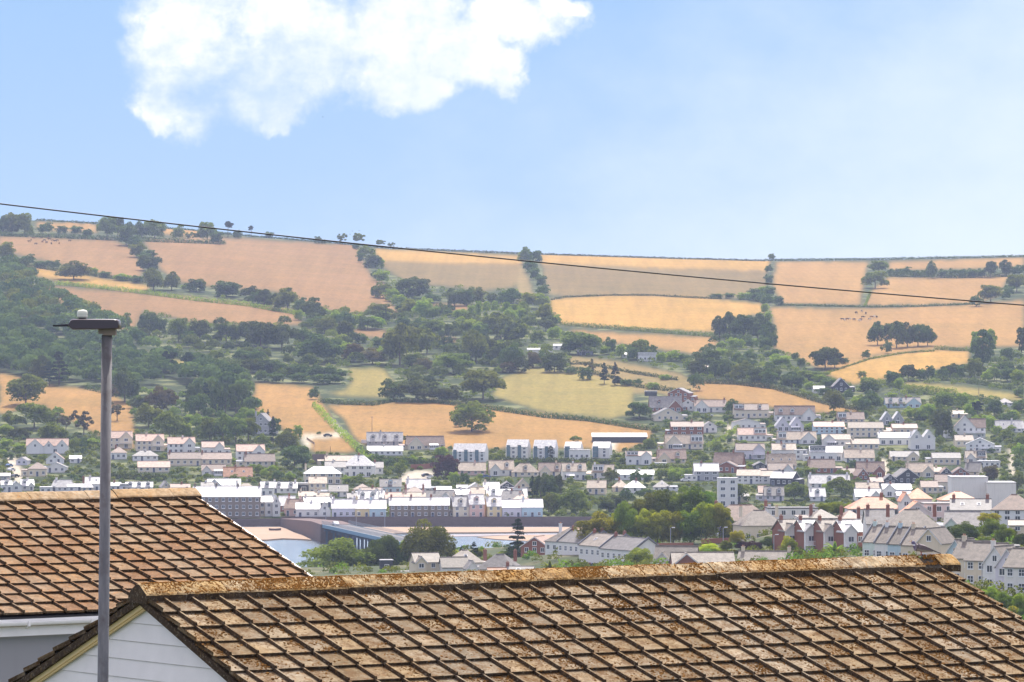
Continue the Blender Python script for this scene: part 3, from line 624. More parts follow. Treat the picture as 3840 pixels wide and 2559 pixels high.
# --- rear house
RP, Rr, Rs, Rn = roof_frame(56.8465, 62.11, 1915.18, .643893, .336073)
RTT = -1.35*TG; th2 = .336073; Rh = Vector((Rs.x, Rs.y, 0)).normalized(); RO = RP+Rs*RTT
RB = RO+Vector((0, 0, -6.5)); RB.z = 53.0
rh = empty('rear_house', RB); tag(rh, 'second house with red-brown tiled roof, white gutter and grey rendered wall', 'house')
q0, q1 = -15*TW, 10*TW+.05
tiles('roof', RP, Rr, Rs, Rn, -15, 10, q0, q1, range(0, 12), RB, rh, M_tileR, 21)
Rs2 = Vector((-Rs.x, -Rs.y, Rs.z)); Rn2 = Rs2.cross(Rr); Rn2 = Rn2 if Rn2.z > 0 else -Rn2
tiles('rear_roof', RO-Rs2*RTT, Rr, Rs2, Rn2, -15, 10, q0, q1, range(0, 12), RB, rh, M_tileR, 22)
caps = []; x = q1+.03
while x > q0: caps.append((x-.447, x)); x -= .45
ridge_caps('ridge_cap', RP, Rr, Rs, Rn, RTT, caps, RB, rh, M_ridgeR, .0012, 8)
tan2 = math.tan(th2); RL = (11*TG-RTT)*math.cos(th2)
def Rpt(x, hh, z): return RO+Rr*x+Rh*hh+Vector((0, 0, z))-RB
M_white = pmat('white_plastic', (.8, .8, .78), .4); M_grime = pmat('gutter_grime', (.42, .38, .32), .8)
mb = MB(); mb.prism([Rpt(q1+.005, .15, -.002-.15*tan2), Rpt(q1+.005, RL, -.002-RL*tan2), Rpt(q1+.005, RL, -.14-RL*tan2), Rpt(q1+.005, .15, -.14-.15*tan2)], (0, 0, 0), Rr*.028); build(mb, 'verge_trim', M_white, rh)
mb = MB(); ez = -RL*tan2
prof = [(RL-.02+.06+.06*math.cos(math.pi+math.pi*k/8), ez-.10-.06*math.sin(math.pi*k/8)) for k in range(9)]
prof2 = [(RL-.02+.06+.052*math.cos(math.pi+math.pi*k/8), ez-.10-.052*math.sin(math.pi*k/8)) for k in range(9)]
for k in range(8):
    a, b_ = prof[k], prof[k+1]; c, d = prof2[k], prof2[k+1]
    mb.face([Rpt(q0, *a), Rpt(q1, *a), Rpt(q1, *b_), Rpt(q0, *b_)], 0 if k > 5 else 1); mb.face([Rpt(q0, *d), Rpt(q1, *d), Rpt(q1, *c), Rpt(q0, *c)], 0)
for e in (q0, q1): pass
build(mb, 'gutter', [M_white, M_grime], rh)
mb = MB(); mb.prism([Rpt(q0, RL-.05, ez-.06), Rpt(q0, RL-.022, ez-.06), Rpt(q0, RL-.022, ez-.28), Rpt(q0, RL-.05, ez-.28)], (0, 0, 0), Rr*(q1-q0)); build(mb, 'fascia', M_white, rh)
for xx in (-6.03*TW, -9*TW, -3*TW, 0, 3*TW, 6*TW): 
    mb = MB(); c = Rpt(xx, RL+.1, ez-.1); mb.prism([Rpt(xx, RL+.098, ez-.09), Rpt(xx, RL+.11, ez-.09), Rpt(xx, RL+.11, ez-.15), Rpt(xx, RL+.03, ez-.19), Rpt(xx, RL+.03, ez-.165)], (0, 0, 0), Rr*.03); build(mb, 'gutter_bracket', M_white, rh)
M_rgrey = wallmat('grey_render', (.30, .31, .33))
mb = MB(); xw2 = q0+.3
mb.prism([Rpt(q0+.1, RL-.16, ez-.2), Rpt(q1-.1, RL-.16, ez-.2), Rpt(q1-.1, RL-.16, -7), Rpt(q0+.1, RL-.16, -7)], (0, 0, 0), -Rh*.2)
mb.prism([Rpt(q1-.1, 0, -.15), Rpt(q1-.1, RL-.37, -.15-(RL-.37)*tan2), Rpt(q1-.1, RL-.37, -7), Rpt(q1-.1, -RL, -7), Rpt(q1-.1, -RL, -.15-RL*tan2)], (0, 0, 0), -Rr*.2)
build(mb, 'wall', M_rgrey, rh)
for sg in (-1, 1):
    mb = MB(); mb.prism([Rpt(q0+.02, 0, -.05), Rpt(q0+.02, sg*(RL-.02), -.05-(RL-.02)*tan2), Rpt(q0+.02, sg*(RL-.02), -.075-(RL-.02)*tan2), Rpt(q0+.02, 0, -.075)], (0, 0, 0), Rr*(q1-q0-.04)); build(mb, 'roof_underlay', M_black, rh)
    mb = MB(); mb.prism([Fpt(s0+.1, 0, -.05), Fpt(s0+.1, sg*HW*.95, -.05-HW*.95*tan), Fpt(s0+.1, sg*HW*.95, -.075-HW*.95*tan), Fpt(s0+.1, 0, -.075)], (0, 0, 0), Fr*(s1-s0-.25)); build(mb, 'roof_underlay', M_black, fh)
mb = MB(); mb.prism([Rpt(q0, RL-.06, ez-.27), Rpt(q0, RL-.06, ez-.255), Rpt(q0, RL-.2, ez-.18), Rpt(q0, RL-.2, ez-.195)], (0, 0, 0), Rr*(q1-q0)); build(mb, 'soffit', M_white, rh)

# ------------------------------------------------------------------ street lamp
LD = 36.0; ppm = FPX/LD
def L(u, v): return at(u, v, LD)
M_galv = pmat('galvanised_steel', (0, 0, 0), .6, .4, lambda g, P, b: (bump(g, b, g.noise(P, 30, 5, .7), .004, .6), g.mix(g.ramp(g.noise(g.map(P, (6, 6, .8)), 3, 7, .75), .35, .7), (.13, .13, .135), g.mix(g.ramp(g.noise(P, 5, 6, .7), .5, .7), (.24, .23, .225), (.10, .07, .055))))[1], metallic=.35)
M_brown = pmat('lamp_housing_brown', (.075, .055, .06), .28, .5); M_cell = pmat('photocell_plastic', (.74, .74, .6), .35, .4); M_brk = pmat('bracket_brown', (.26, .2, .155), .7)
base = L(371, 4600); base.z = 56.4; b2 = L(386, 2559); t2 = L(401, 1256)
# extend the axis down to the ground
k = (56.4-t2.z)/(b2.z-t2.z); base = t2+(b2-t2)*k
sl = empty('street_lamp', base); tag(sl, 'grey metal street lamp column with brown lantern head in front of the roofs', 'street lamp')
mb = MB(); mb.tube([base-base, (base+(t2-base)*.5)-base, t2-base], [.053, .0475, .0445], 28); o = build(mb, 'column', M_galv, sl, True)
def LP(x, y): return L(150+x/5.6, 1120+y/5.6)-base     # points of the head, from the side
body = [(600, 560), (655, 455), (700, 432), (1000, 430), (1600, 432), (1660, 445), (1686, 480), (1690, 635), (1600, 645), (1240, 652), (700, 657), (650, 625), (628, 595)]
wd = [.04, .085, .1, .11, .11, .10, .085, .085, .1, .11, .1, .08, .05]
bm = bmesh.new(); lay = []
for sgn, fr in ((-1, 1.0), (-1, .72), (1, .72), (1, 1.0)):
    pass
P3 = [LP(*p) for p in body]; cen = sum(P3, Vector())/len(P3)
lay = []
for yy, sc in ((-.12, .80), (-.10, .93), (-.06, 1.0), (.06, 1.0), (.10, .93), (.12, .80)):
    lay.append([bm.verts.new(Vector((cen.x+(p.x-cen.x)*(1-(1-sc)*.25), yy, cen.z+(p.z-cen.z)*sc))) for p in P3])
for a, c in zip(lay[:-1], lay[1:]):
    for i in range(len(P3)): j = (i+1) % len(P3); bm.faces.new((a[i], a[j], c[j], c[i]))
bm.faces.new(lay[0][::-1]); bm.faces.new(lay[-1]); bmesh.ops.recalc_face_normals(bm, faces=bm.faces)
for f_ in bm.faces: f_.smooth = len(f_.verts) == 4
me = bpy.data.meshes.new('lantern_housing'); bm.to_mesh(me); bm.free(); me.materials.append(M_brown); hs = obj('lantern_housing', me, sl)
mb = MB(); a = LP(292, 555); c = LP(735, 590); mb.prism([Vector((a.x, -.085, a.z)), Vector((c.x, -.1, a.z)), Vector((c.x, .1, a.z)), Vector((a.x, .085, a.z))], (0, 0, c.z-a.z), (0, 0, 0)); build(mb, 'visor', M_black, sl)
mb = MB(); a = LP(455, 535); c = LP(725, 556); mb.prism([Vector((a.x, -.06, a.z)), Vector((c.x, -.08, a.z)), Vector((c.x, .08, a.z)), Vector((a.x, .06, a.z))], (0, 0, c.z-a.z+.001), (0, 0, 0)); build(mb, 'visor_rim', M_galv, sl)
mb = MB(); cx_ = LP(890, 0).x; prof = [(82, 404), (108, 398), (112, 360), (108, 346), (111, 340), (110, 285), (95, 255), (60, 241), (0, 236)]
pts = [Vector((cx_, 0, LP(0, y).z)) for _, y in prof]; mb.tube(pts[:-1]+[pts[-1]], [max(.001, x/5.6/ppm) for x, _ in prof], 20); o = build(mb, 'photocell', M_cell, sl, True)
mb = MB(); z0 = LP(0, 440).z; z1 = LP(0, 402).z; mb.tube([(cx_, 0, z0-.004), (cx_, 0, z1)], 80/5.6/ppm, 20); build(mb, 'photocell_socket', M_black, sl)
mb = MB(); mb.prism([Vector((LP(x, 0).x, -.055, LP(x, y).z)) for x, y in ((655, 455), (765, 425), (800, 424), (985, 424), (1000, 470), (760, 475))], (0, 0, 0), (0, .11, 0)); build(mb, 'lantern_cap', M_brown, sl)
a = LP(1237, 640); c = LP(1598, 770); xm = LP(1340, 0).x
mb = MB(); mb.box(a.x, xm, -.05, .05, LP(0, 745).z, a.z); mb.box(xm, c.x, -.06, .05, LP(0, 775).z, a.z); build(mb, 'spigot_bracket', M_brk, sl)

# ------------------------------------------------------------------ overhead cable
ct = MB(); pts = []
for t in np.linspace(-.35, 1.35, 60):
    u = 3840*t; v = 765+380*t+4*19*t*(1-t) if 0 <= t <= 1 else 765+380*t+4*19*t*(1-t)
    pts.append(at(u, v, 27+2*t))
ct.tube(pts, .0046, 7); o = build(ct, 'overhead_cable', M_black, None, True); tag(o, 'thin black overhead cable sagging across the hillside and sky', 'cable')

# ------------------------------------------------------------------ pigeon on the ridge end
def skin_mesh(name, verts, edges, radii, mat, levels=2, mats=None):
    me = bpy.data.meshes.new(name+'_sk'); me.from_pydata([tuple(v) for v in verts], edges, []); o = bpy.data.objects.new(name+'_sk', me); COL.objects.link(o)
    o.modifiers.new('s', 'SKIN'); 
    for i, r in enumerate(radii): me.skin_vertices[0].data[i].radius = r if hasattr(r, '__len__') else (r, r)
    me.skin_vertices[0].data[0].use_root = True
    m = o.modifiers.new('d', 'SUBSURF'); m.levels = levels; m.render_levels = levels
    dg = bpy.context.evaluated_depsgraph_get(); out = bpy.data.meshes.new_from_object(o.evaluated_get(dg)); bpy.data.objects.remove(o); out.name = name
    out.materials.clear(); out.materials.append(mat); out.polygons.foreach_set('use_smooth', [True]*len(out.polygons)); return out
def pigeon():
    feet = FO+Fr*(31.55*TW)+Vector((0, 0, .095)); root = empty('wood_pigeon', feet); tag(root, 'grey pigeon with iridescent neck standing on the ridge end of the near roof', 'pigeon')
    ax = Vector((math.cos(.1), math.sin(.1), 0))   # towards the tail (to the right)
    def P(x, z, y=0): return ax*x+Vector((0, y, z))
    def col(g, Pn, b):
        sx = g.new('ShaderNodeSeparateXYZ'); g.l.new(Pn, sx.inputs[0])
        c = g.mix(g.ramp(sx.outputs[2], .04, .085), (.5, .46, .42), (.17, .14, .15))
        c = g.mix(g.ramp(sx.outputs[0], -.06, -.085), c, (.13, .12, .2))
        wp = g.math('MULTIPLY', g.ramp(sx.outputs[0], -.072, -.08), g.math('MULTIPLY', g.ramp(sx.outputs[2], .118, .112), g.ramp(sx.outputs[2], .098, .102)))
        return g.mix(wp, c, (.7, .72, .75))
    M = pmat('pigeon_plumage', (0, 0, 0), .55, .3, col)
    v = [P(-.02, .07), P(-.06, .085), P(-.088, .112), P(-.096, .136), P(-.104, .150), P(.03, .066), P(.08, .053), P(.12, .04)]
    o = obj('body', skin_mesh('body', v, [(0, 1), (1, 2), (2, 3), (3, 4), (0, 5), (5, 6), (6, 7)], [(.042, .044), (.039, .039), (.027, .027), (.0225, .0225), (.02, .019), (.041, .038), (.026, .02), (.016, .01)], M), root)
    mb = MB(); mb.prism([P(.07, .058, -.02), P(.2, .012, -.026), P(.2, .012, .026), P(.07, .058, .02)], (0, 0, 0), (0, 0, .01)); build(mb, 'tail', pmat('tail_dark', (.05, .05, .06), .6), root)
    for sg in (-1, 1):
        mb = MB(); mb.prism([P(-.05, .10, sg*.03), P(.0, .104, sg*.043), P(.07, .078, sg*.036), P(.15, .04, sg*.015), P(.06, .052, sg*.042), P(-.03, .072, sg*.045)], (0, 0, 0), (0, sg*.007, .001)); build(mb, 'wing', pmat('wing_brown_grey', (.16, .13, .135), .6), root)
        mb = MB(); mb.tube([P(-.005+.01*sg, .04, sg*.015), P(-.008, .018, sg*.015), P(-.008, -.004, sg*.015)], [.006, .004, .004], 6)
        for t_ in (-.35, 0, .35): mb.tube([P(-.008, 0, sg*.015), P(-.036, -.002, sg*.015+t_*.03)], [.003, .002], 5)
        build(mb, 'leg', pmat('leg_red', (.45, .12, .1), .6), root)
        mb = MB(); mb.tube([P(-.11, .1535, sg*.0135), P(-.11, .1535, sg*.0168)], [.004, .003], 8); build(mb, 'eye', pmat('eye_dark', (.02, .02, .02), .2), root)
    mb = MB(); mb.tube([P(-.112, .149), P(-.138, .143)], [.006, .0015], 6); build(mb, 'beak', pmat('beak_orange', (.6, .35, .15), .5), root)
pigeon()

# ------------------------------------------------------------------ houses
WIN = {}
def window_mesh(kind):
    if kind in WIN: return WIN[kind]
    mb = MB()   # unit 1 x 1, front at y=-.05, bottom centre at the origin
    t = .09
    mb.box(-.5, .5, -.03, .02, 0, 1, 1)
    fm = {'w': 0}
    for (a, b, c, d) in ((-.5, .5, 0, t), (-.5, .5, 1-t, 1), (-.5, -.5+t, t, 1-t), (.5-t, .5, t, 1-t)): mb.box(a, b, -.07, -.028, c, d, 0)
    if kind in ('x', 'w'): mb.box(-.03, .03, -.065, -.029, t, 1-t, 0)
    if kind == 'x': mb.box(-.5+t, -.03, -.06, -.0295, .48, .54, 0); mb.box(.03, .5-t, -.06, -.0295, .48, .54, 0)
    mb.box(-.56, .56, -.12, -.02, -.07, -.002, 0)
    WIN[kind] = mb.mesh('window', [M_frame, M_glass]); return WIN[kind]
def door_mesh():
    if 'door' in WIN: return WIN['door']
    mb = MB(); mb.box(-.5, .5, -.05, .02, 0, 1, 1); mb.box(-.58, -.5, -.08, .02, 0, 1.05, 0); mb.box(.5, .58, -.08, .02, 0, 1.05, 0); mb.box(-.5, .5, -.08, .02, 1.0, 1.05, 0); mb.box(-.3, .3, -.07, -.049, .6, .9, 2)
    WIN['door'] = mb.mesh('door', [M_frame, M_door, M_glass]); return WIN['door']
def skyl_mesh():
    if 's' in WIN: return WIN['s']
    mb = MB(); mb.box(-.5, .5, -.5, .5, 0, .06, 0); mb.box(-.4, .4, -.4, .4, .05, .075, 1); WIN['s'] = mb.mesh('skylight', [M_frame, M_glass]); return WIN['s']
M_pot = pmat('chimney_pot', (.45, .26, .17), .8)
def put(name, me, parent, loc, sc=(1, 1, 1), rot=None):
    o = bpy.data.objects.new(name, me); COL.objects.link(o); o.parent = parent; o.location = loc; o.scale = sc
    if rot: o.rotation_euler = rot
    return o
def chimney(parent, x, y, z0, h, mat, w_=.75, d=.55, pots=2):
    mb = MB(); mb.box(-w_/2, w_/2, -d/2, d/2, -1.5, h, 0); mb.box(-w_/2-.06, w_/2+.06, -d/2-.06, d/2+.06, h, h+.14, 0)
    for k in range(pots):
        px = (k-(pots-1)/2)*.32; mb.tube([(px, 0, h+.14), (px, 0, h+.5)], [.12, .1], 7, 1)
    o = obj('chimney', mb.mesh('chimney', [mat, M_pot]), parent, (x, y, z0)); return o
def slab(mb, p, t=.16):
    """roof slab from 3/4 points, thickened downwards"""
    mb.prism([Vector(q) for q in p], (0, 0, -t), (0, 0, 0))
def add_windows(root, x0, x1, h, y, n=None, floors=None, door=False, rg=random, big=False, side=None, kind='w'):
    wd = x1-x0; floors = floors or max(1, int(round(h/2.75))); fh_ = h/floors
    n = n or max(1, int(round(wd/(2.6 if not big else 3.4))))
    dcol = rg.randrange(n) if door and n > 1 else -1
    for fl in range(floors):
        for i in range(n):
            cx = x0+wd*(i+.5)/n
            if fl == 0 and i == dcol: put('door', door_mesh(), root, (cx, y, .05), (.95, 1, 2.05)); continue
            ww = min(wd/n*.72, 1.25 if not big else 2.0)*rg.uniform(.85, 1.05); hh = min(fh_*.55, 1.35)
            if fl == 0 and big: hh = min(2.05, fh_*.8)
            zz = fl*fh_+(.9 if not (fl == 0 and big) else .15)
            if zz+hh > h-.15: zz = h-.2-hh
            put('window', window_mesh(kind), root, (cx, y, max(.1, zz)), (ww, 1, hh))
def house(P, W_, H, RH, typ, wall, roof, opt='', depth=8.0, yaw=0, seed=0, name='house'):
    rg = random.Random(seed); root = empty(name, P, R_(yaw)); wm = WALL[wall][1]; rm = ROOF[roof][1]
    o_ = {}
    for tk in opt.split():
        k = tk[0]; o_[k] = float(tk[1:]) if len(tk) > 1 else 1
    D = o_.get('z', depth); hw = W_/2; ov = .28; floors = int(o_['n']) if 'n' in o_ else None
    wl = MB(); rf = MB(); base = -3.0
    def gable_prism(x0, x1, y0, y1, h, rh, axis, m=wl):
        if axis == 'x':   # ridge along x, gables at x0/x1
            ym = (y0+y1)/2; ring = [(x0, y0, base), (x0, y1, base), (x0, y1, h), (x0, ym, h+rh), (x0, y0, h)]; m.prism([Vector(q) for q in ring], (0, 0, 0), (x1-x0, 0, 0))
        else:
            xm = (x0+x1)/2; ring = [(x0, y0, base), (x1, y0, base), (x1, y0, h), (xm, y0, h+rh), (x0, y0, h)]; m.prism([Vector(q) for q in ring], (0, 0, 0), (0, y1-y0, 0))
    def gable_roof(x0, x1, y0, y1, h, rh, axis, ovx=ov):
        e = .02; t = .16
        if axis == 'x':
            ym = (y0+y1)/2; k = rh/(ym-y0); z_ = h-ov*k+t+e; zt = h+rh+t+e
            slab(rf, [(x0-ovx, y0-ov, z_), (x1+ovx, y0-ov, z_), (x1+ovx, ym, zt), (x0-ovx, ym, zt)]); slab(rf, [(x1+ovx, y1+ov, z_), (x0-ovx, y1+ov, z_), (x0-ovx, ym, zt-.002), (x1+ovx, ym, zt-.002)])
            rf.box(x0-ovx, x1+ovx, ym-.14, ym+.14, zt-.03, zt+.07)
        else:
            xm = (x0+x1)/2; k = rh/(xm-x0); z_ = h-ov*k+t+e; zt = h+rh+t+e
            slab(rf, [(x0-ov, y1, z_), (x0-ov, y0-ovx, z_), (xm, y0-ovx, zt), (xm, y1, zt)]); slab(rf, [(x1+ov, y0-ovx, z_), (x1+ov, y1, z_), (xm, y1, zt-.002), (xm, y0-ovx, zt-.002)])
            rf.box(xm-.14, xm+.14, y0-ovx, y1, zt-.03, zt+.07)
    def barge(x0, x1, y, h, rh):
        b = MB(); xm = (x0+x1)/2; k = rh/(xm-x0)
        for sg, xe in ((-1, x0-ov), (1, x1+ov)):
            b.prism([Vector(q) for q in ((xe, y, h-ov*k-.1), (xm, y, h+rh-.1), (xm, y, h+rh+.1), (xe, y, h-ov*k+.1))], (0, -.05, 0), (0, 0, 0))
        build(b, 'bargeboard', M_frame, root)
    ridge_z = H+RH; top_y = D/2
    if typ == 'S':
        gable_prism(-hw, hw, 0, D, H, RH, 'x'); gable_roof(-hw, hw, 0, D, H, RH, 'x'); add_windows(root, -hw, hw, H, 0, floors=floors, door='f' not in o_, rg=rg, big='b' in o_, kind='x' if 'x' in o_ else 'w')
        if 'e' in o_:
            zz = H*.62; put('window', window_mesh('w'), root, (-hw, D*.5, zz), (1.1, 1, 1.2), (0, 0, -math.pi/2))
    elif typ == 'G':
        gable_prism(-hw, hw, 0, D, H, RH, 'y'); gable_roof(-hw, hw, 0, D, H, RH, 'y'); barge(-hw, hw, -ov-.003, H, RH); add_windows(root, -hw*.86, hw*.86, H, 0, floors=floors, door=W_ > 6, rg=rg, big='b' in o_)
        if RH > 2.2: put('window', window_mesh('w'), root, (0, 0, H+RH*.12), (min(1.2, W_*.2), 1, min(1.2, RH*.45)))
        top_y = D*.35
    elif typ == 'D':
        for sg in (-1, 1):
            x0, x1 = (-hw, 0) if sg < 0 else (0, hw)
            gable_prism(x0, x1, 0, D, H, RH, 'y'); gable_roof(x0, x1, 0, D, H, RH, 'y'); barge(x0+.05, x1-.05, -ov-.003, H, RH)
            put('window', window_mesh('x'), root, ((x0+x1)/2, 0, H-.3), (1.2, 1, 1.5)); add_windows(root, x0*.9, x1*.9, min(H, 2.9), 0, floors=1, rg=rg, big=True)
    elif typ in 'Ll':
        sg = 1 if typ == 'L' else -1; gw = W_*o_.get('g', .42); gx0, gx1 = (hw-gw, hw) if sg > 0 else (-hw, -hw+gw)
        gable_prism(-hw, hw, 0, D, H, RH, 'x'); gable_roof(-hw, hw, 0, D, H, RH, 'x')
        grh = min(RH*.96, gw*.5*1.05); gmb = MB() if 'i' in o_ else wl; gable_prism(gx0+.03, gx1-.03, -.9, D*.5, H, grh, 'y', gmb)
        if 'i' in o_: build(gmb, 'bay', WALL['W'][1], root)
        gable_roof(gx0, gx1, -.9, D*.5, H, grh, 'y'); barge(gx0, gx1, -.9-ov-.003, H, grh)
        mx0, mx1 = (-hw, gx0) if sg > 0 else (gx1, hw)
        add_windows(root, mx0, mx1, H, 0, floors=floors, door=True, rg=rg, kind='w'); add_windows(root, gx0+.4, gx1-.4, H, -.9, n=max(1, int(gw/3.2)), floors=floors, rg=rg, big=True)
    elif typ == 'T':
        gable_prism(-hw, hw, 0, D, H, RH, 'x'); gable_roof(-hw, hw, 0, D, H, RH, 'x')
        for c_, gw in ((-.58, .36), (.08, .2), (.72, .26)):
            gx0, gx1 = hw*c_-W_*gw/2, hw*c_+W_*gw/2; g_ = min(RH*.95, (gx1-gx0)*.55); gable_prism(gx0, gx1, -.5, D*.5, H, g_, 'y'); gable_roof(gx0, gx1, -.5, D*.5, H, g_, 'y', .2); barge(gx0, gx1, -.5-ov, H, g_)
            put('window', window_mesh('w'), root, ((gx0+gx1)/2, -.5, H-.5), (1.1, 1, 1.2))
        add_windows(root, -hw, hw, min(H, 2.7), 0, floors=1, rg=rg, big=True)
    elif typ == 'H':
        wl.box(-hw, hw, 0, D, base, H); e = ov; k = min(hw, D/2)
        zt = H+RH+.1; z_ = H-.02; ym = D/2; x0, x1 = -hw-e, hw+e; rx = max(.05, hw-D/2*.9)
        A, B, C, E = (x0, -e, z_), (x1, -e, z_), (x1, D+e, z_), (x0, D+e, z_); T1, T2 = (-rx, ym, zt), (rx, ym, zt)
        for fc in ([A, B, T2, T1], [B, C, T2], [C, E, T1, T2], [E, A, T1]): rf.face(fc)
        rf.box(x0, x1, -e, D+e, z_-.14, z_-.004); rf.box(-rx, rx, ym-.13, ym+.13, zt-.06, zt+.07)
        add_windows(root, -hw, hw, H, 0, floors=floors, door=True, rg=rg, big='b' in o_)
    elif typ == 'F':
        wl.box(-hw, hw, 0, D, base, H); rf.box(-hw-.12, hw+.12, -.12, D+.12, H, H+max(.2, RH))
        if 'v' not in o_: add_windows(root, -hw, hw, H, 0, floors=floors, rg=rg, big='b' in o_)
        top_y = D*.5; ridge_z = H
    elif typ == 'M':     # monopitch / low shed roof
        wl.prism([Vector(q) for q in ((-hw, 0, base), (-hw, D, base), (-hw, D, H+RH), (-hw, 0, H))], (0, 0, 0), (W_, 0, 0)); slab(rf, [(-hw-ov, -ov, H-.05+.18), (hw+ov, -ov, H-.05+.18), (hw+ov, D+.1, H+RH+.2), (-hw-ov, D+.1, H+RH+.2)])
        if 'v' not in o_: add_windows(root, -hw, hw, H, 0, floors=floors, rg=rg)
    build(wl, 'wall', wm, root); roofo = build(rf, 'roof', rm, root)
    # dormers on the front slope
    sl = RH/(D/2) if typ not in 'GDF' else 0
    nd = int(o_.get('d', 0))
    for k in range(nd):
        cx = -hw+W_*(k+.5)/nd if typ not in 'Ll' else ((-hw+W_*.58*(k+.5)/nd) if typ == 'L' else (hw-W_*.58*(nd-k-.5)/nd))
        y0 = D*.14; zb = H+sl*y0+.05; dh = min(1.5, RH*.55); dw = 1.5 if RH < 4 else 1.8; y1 = min(D*.48, y0+(dh+.5)/max(sl, .2))
        b = MB(); b.prism([Vector(q) for q in ((cx-dw/2, y0, zb), (cx+dw/2, y0, zb), (cx+dw/2, y0, zb+dh), (cx, y0, zb+dh+.55), (cx-dw/2, y0, zb+dh))], (0, 0, 0), (0, y1-y0, 0), 0)
        for sg in (-1, 1): b.prism([Vector(q) for q in ((cx+sg*(dw/2+.18), y0-.15, zb+dh-.1), (cx, y0-.15, zb+dh+.6), (cx, y1, zb+dh+.6), (cx+sg*(dw/2+.18), y1, zb+dh-.1))], (0, 0, 0), (0, 0, .12), 1)
        dm = obj('dormer', b.mesh('dormer', [wm, rm]), root); put('window', window_mesh('w'), dm, (cx, y0, zb+.15), (dw*.75, 1, dh*.8))
    if 'q' in o_:        # flat-roofed wide dormer
        fr = o_['q']/100 if o_['q'] > 1 else .4; dw = W_*fr; cx = -hw+dw/2+.3 if 'r' not in o_ else hw-dw/2-.3; y0 = D*.1; zb = H+sl*y0; dh = RH*.75
        b = MB(); b.box(cx-dw/2, cx+dw/2, y0, D*.5, zb-.1, zb+dh, 0); b.box(cx-dw/2-.15, cx+dw/2+.15, y0-.2, D*.5, zb+dh, zb+dh+.16, 1)
        dm = obj('dormer', b.mesh('dormer', [M_frame if 'u' not in o_ else WALL['K'][1], M_lead]), root); n_ = max(2, int(dw/1.6))
        for i in range(n_): put('window', window_mesh('w'), dm, (cx-dw/2+dw*(i+.5)/n_, y0, zb+.3), (dw/n_*.85, 1, dh*.65))
    for k in range(int(o_.get('k', 0))):
        nk = int(o_['k']); cx = -hw+W_*(k+.7)/(nk+.4); y = D*.25
        put('skylight', skyl_mesh(), roofo, (cx, y, H+sl*y+.19), (.9, 1.1, 1), (math.atan(sl), 0, 0))
    nc = int(o_.get('c', 0)); cm = M_brick if 'R' in o_ else wm
    for k in range(nc):
        cx = (-hw+.7 if k == 0 else hw-.7) if nc < 3 else -hw+.5+(W_-1)*k/(nc-1)
        if nc == 1 and 'm' in o_: cx = hw*.3
        chimney(roofo, cx, top_y, ridge_z-.2 if typ != 'D' else H+RH*.5, 1.1, cm)
    if depth == 8.0 and W_ > 6 and typ in 'SLlGH' and 'f' not in o_ and rg.random() < .45:      # side extension
        sg = -1 if rg.random() < .5 else 1; ew = rg.uniform(2.2, 3.6); eh = min(H*.95, 2.5); x0, x1 = (hw, hw+ew) if sg > 0 else (-hw-ew, -hw); b = MB(); b.box(x0, x1, 1.2, D*.8, -3, eh, 0)
        b.prism([Vector(q) for q in ((x0-.1, .95, eh), (x1+.1, .95, eh), (x1+.1, D*.8+.1, eh+.5), (x0-.1, D*.8+.1, eh+.5))], (0, 0, 0), (0, 0, .14), 1); ex = obj('extension', b.mesh('extension', [wm, rm if rg.random() < .6 else M_lead]), root)
        put('window', window_mesh('w'), ex, ((x0+x1)/2, 1.2, .8), (1.3, 1, 1.1))
    if 'c' not in o_ and typ in 'SLlH' and depth == 8.0 and rg.random() < .5: chimney(roofo, rg.uniform(-.4, .4)*hw, top_y, ridge_z-.2, .9, M_brick if rg.random() < .4 else wm)
    if 'p' in o_ and typ == 'S':
        for xe in (-hw, hw):
            b = MB(); ring = [(xe-.12, -.35, H-.1), (xe-.12, D/2, H+RH+.2), (xe-.12, D+.3, H-.1), (xe-.12, D+.3, H+.25), (xe-.12, D/2, H+RH+.6), (xe-.12, -.35, H+.3)]; b.prism([Vector(q) for q in ring], (0, 0, 0), (.24, 0, 0)); build(b, 'party_wall_coping', M_lead, root)
    if 'B' in o_: b = MB(); b.box(-hw-.03, hw+.03, -.04, 1, -3, 2.1); build(b, 'brick_base', M_brick, root)
    if 'y' in o_:        # white glazed conservatory / porch against the front
        pw = min(W_*.35, 4); cx = hw*.4*(-1 if rg.random() < .5 else 1); b = MB(); b.box(cx-pw/2, cx+pw/2, -2.2, -.02, -1, .8, 0); b.prism([Vector(q) for q in ((cx-pw/2-.1, -2.3, 2.0), (cx+pw/2+.1, -2.3, 2.0), (cx+pw/2+.1, -.02, 2.6), (cx-pw/2-.1, -.02, 2.6))], (0, 0, -.1), (0, 0, 0), 0)
        nn = 5
        for i in range(nn+1): xx = cx-pw/2+pw*i/nn; b.box(xx-.05, xx+.05, -2.2, -2.1, .8, 1.92, 0)
        b.box(cx-pw/2+.06, cx+pw/2-.06, -2.14, -2.11, .8, 1.9, 1); obj('conservatory', b.mesh('conservatory', [M_frame, M_glass]), root)
    if 'o' in o_:        # balcony
        bw = W_*.5; cx = hw-bw/2 if typ != 'l' else -hw+bw/2; b = MB(); z_ = H*.5; b.box(cx-bw/2, cx+bw/2, -2.2, -.92 if typ in 'Ll' else -.02, z_-.12, z_, 0)
        for i in range(8): xx = cx-bw/2+.05+(bw-.1)*i/7; b.box(xx-.03, xx+.03, -2.2, -2.14, z_, z_+1, 0)
        b.box(cx-bw/2, cx+bw/2, -2.22, -2.13, z_+.95, z_+1.03, 0); obj('balcony', b.mesh('balcony', [M_frame]), root)
    return root
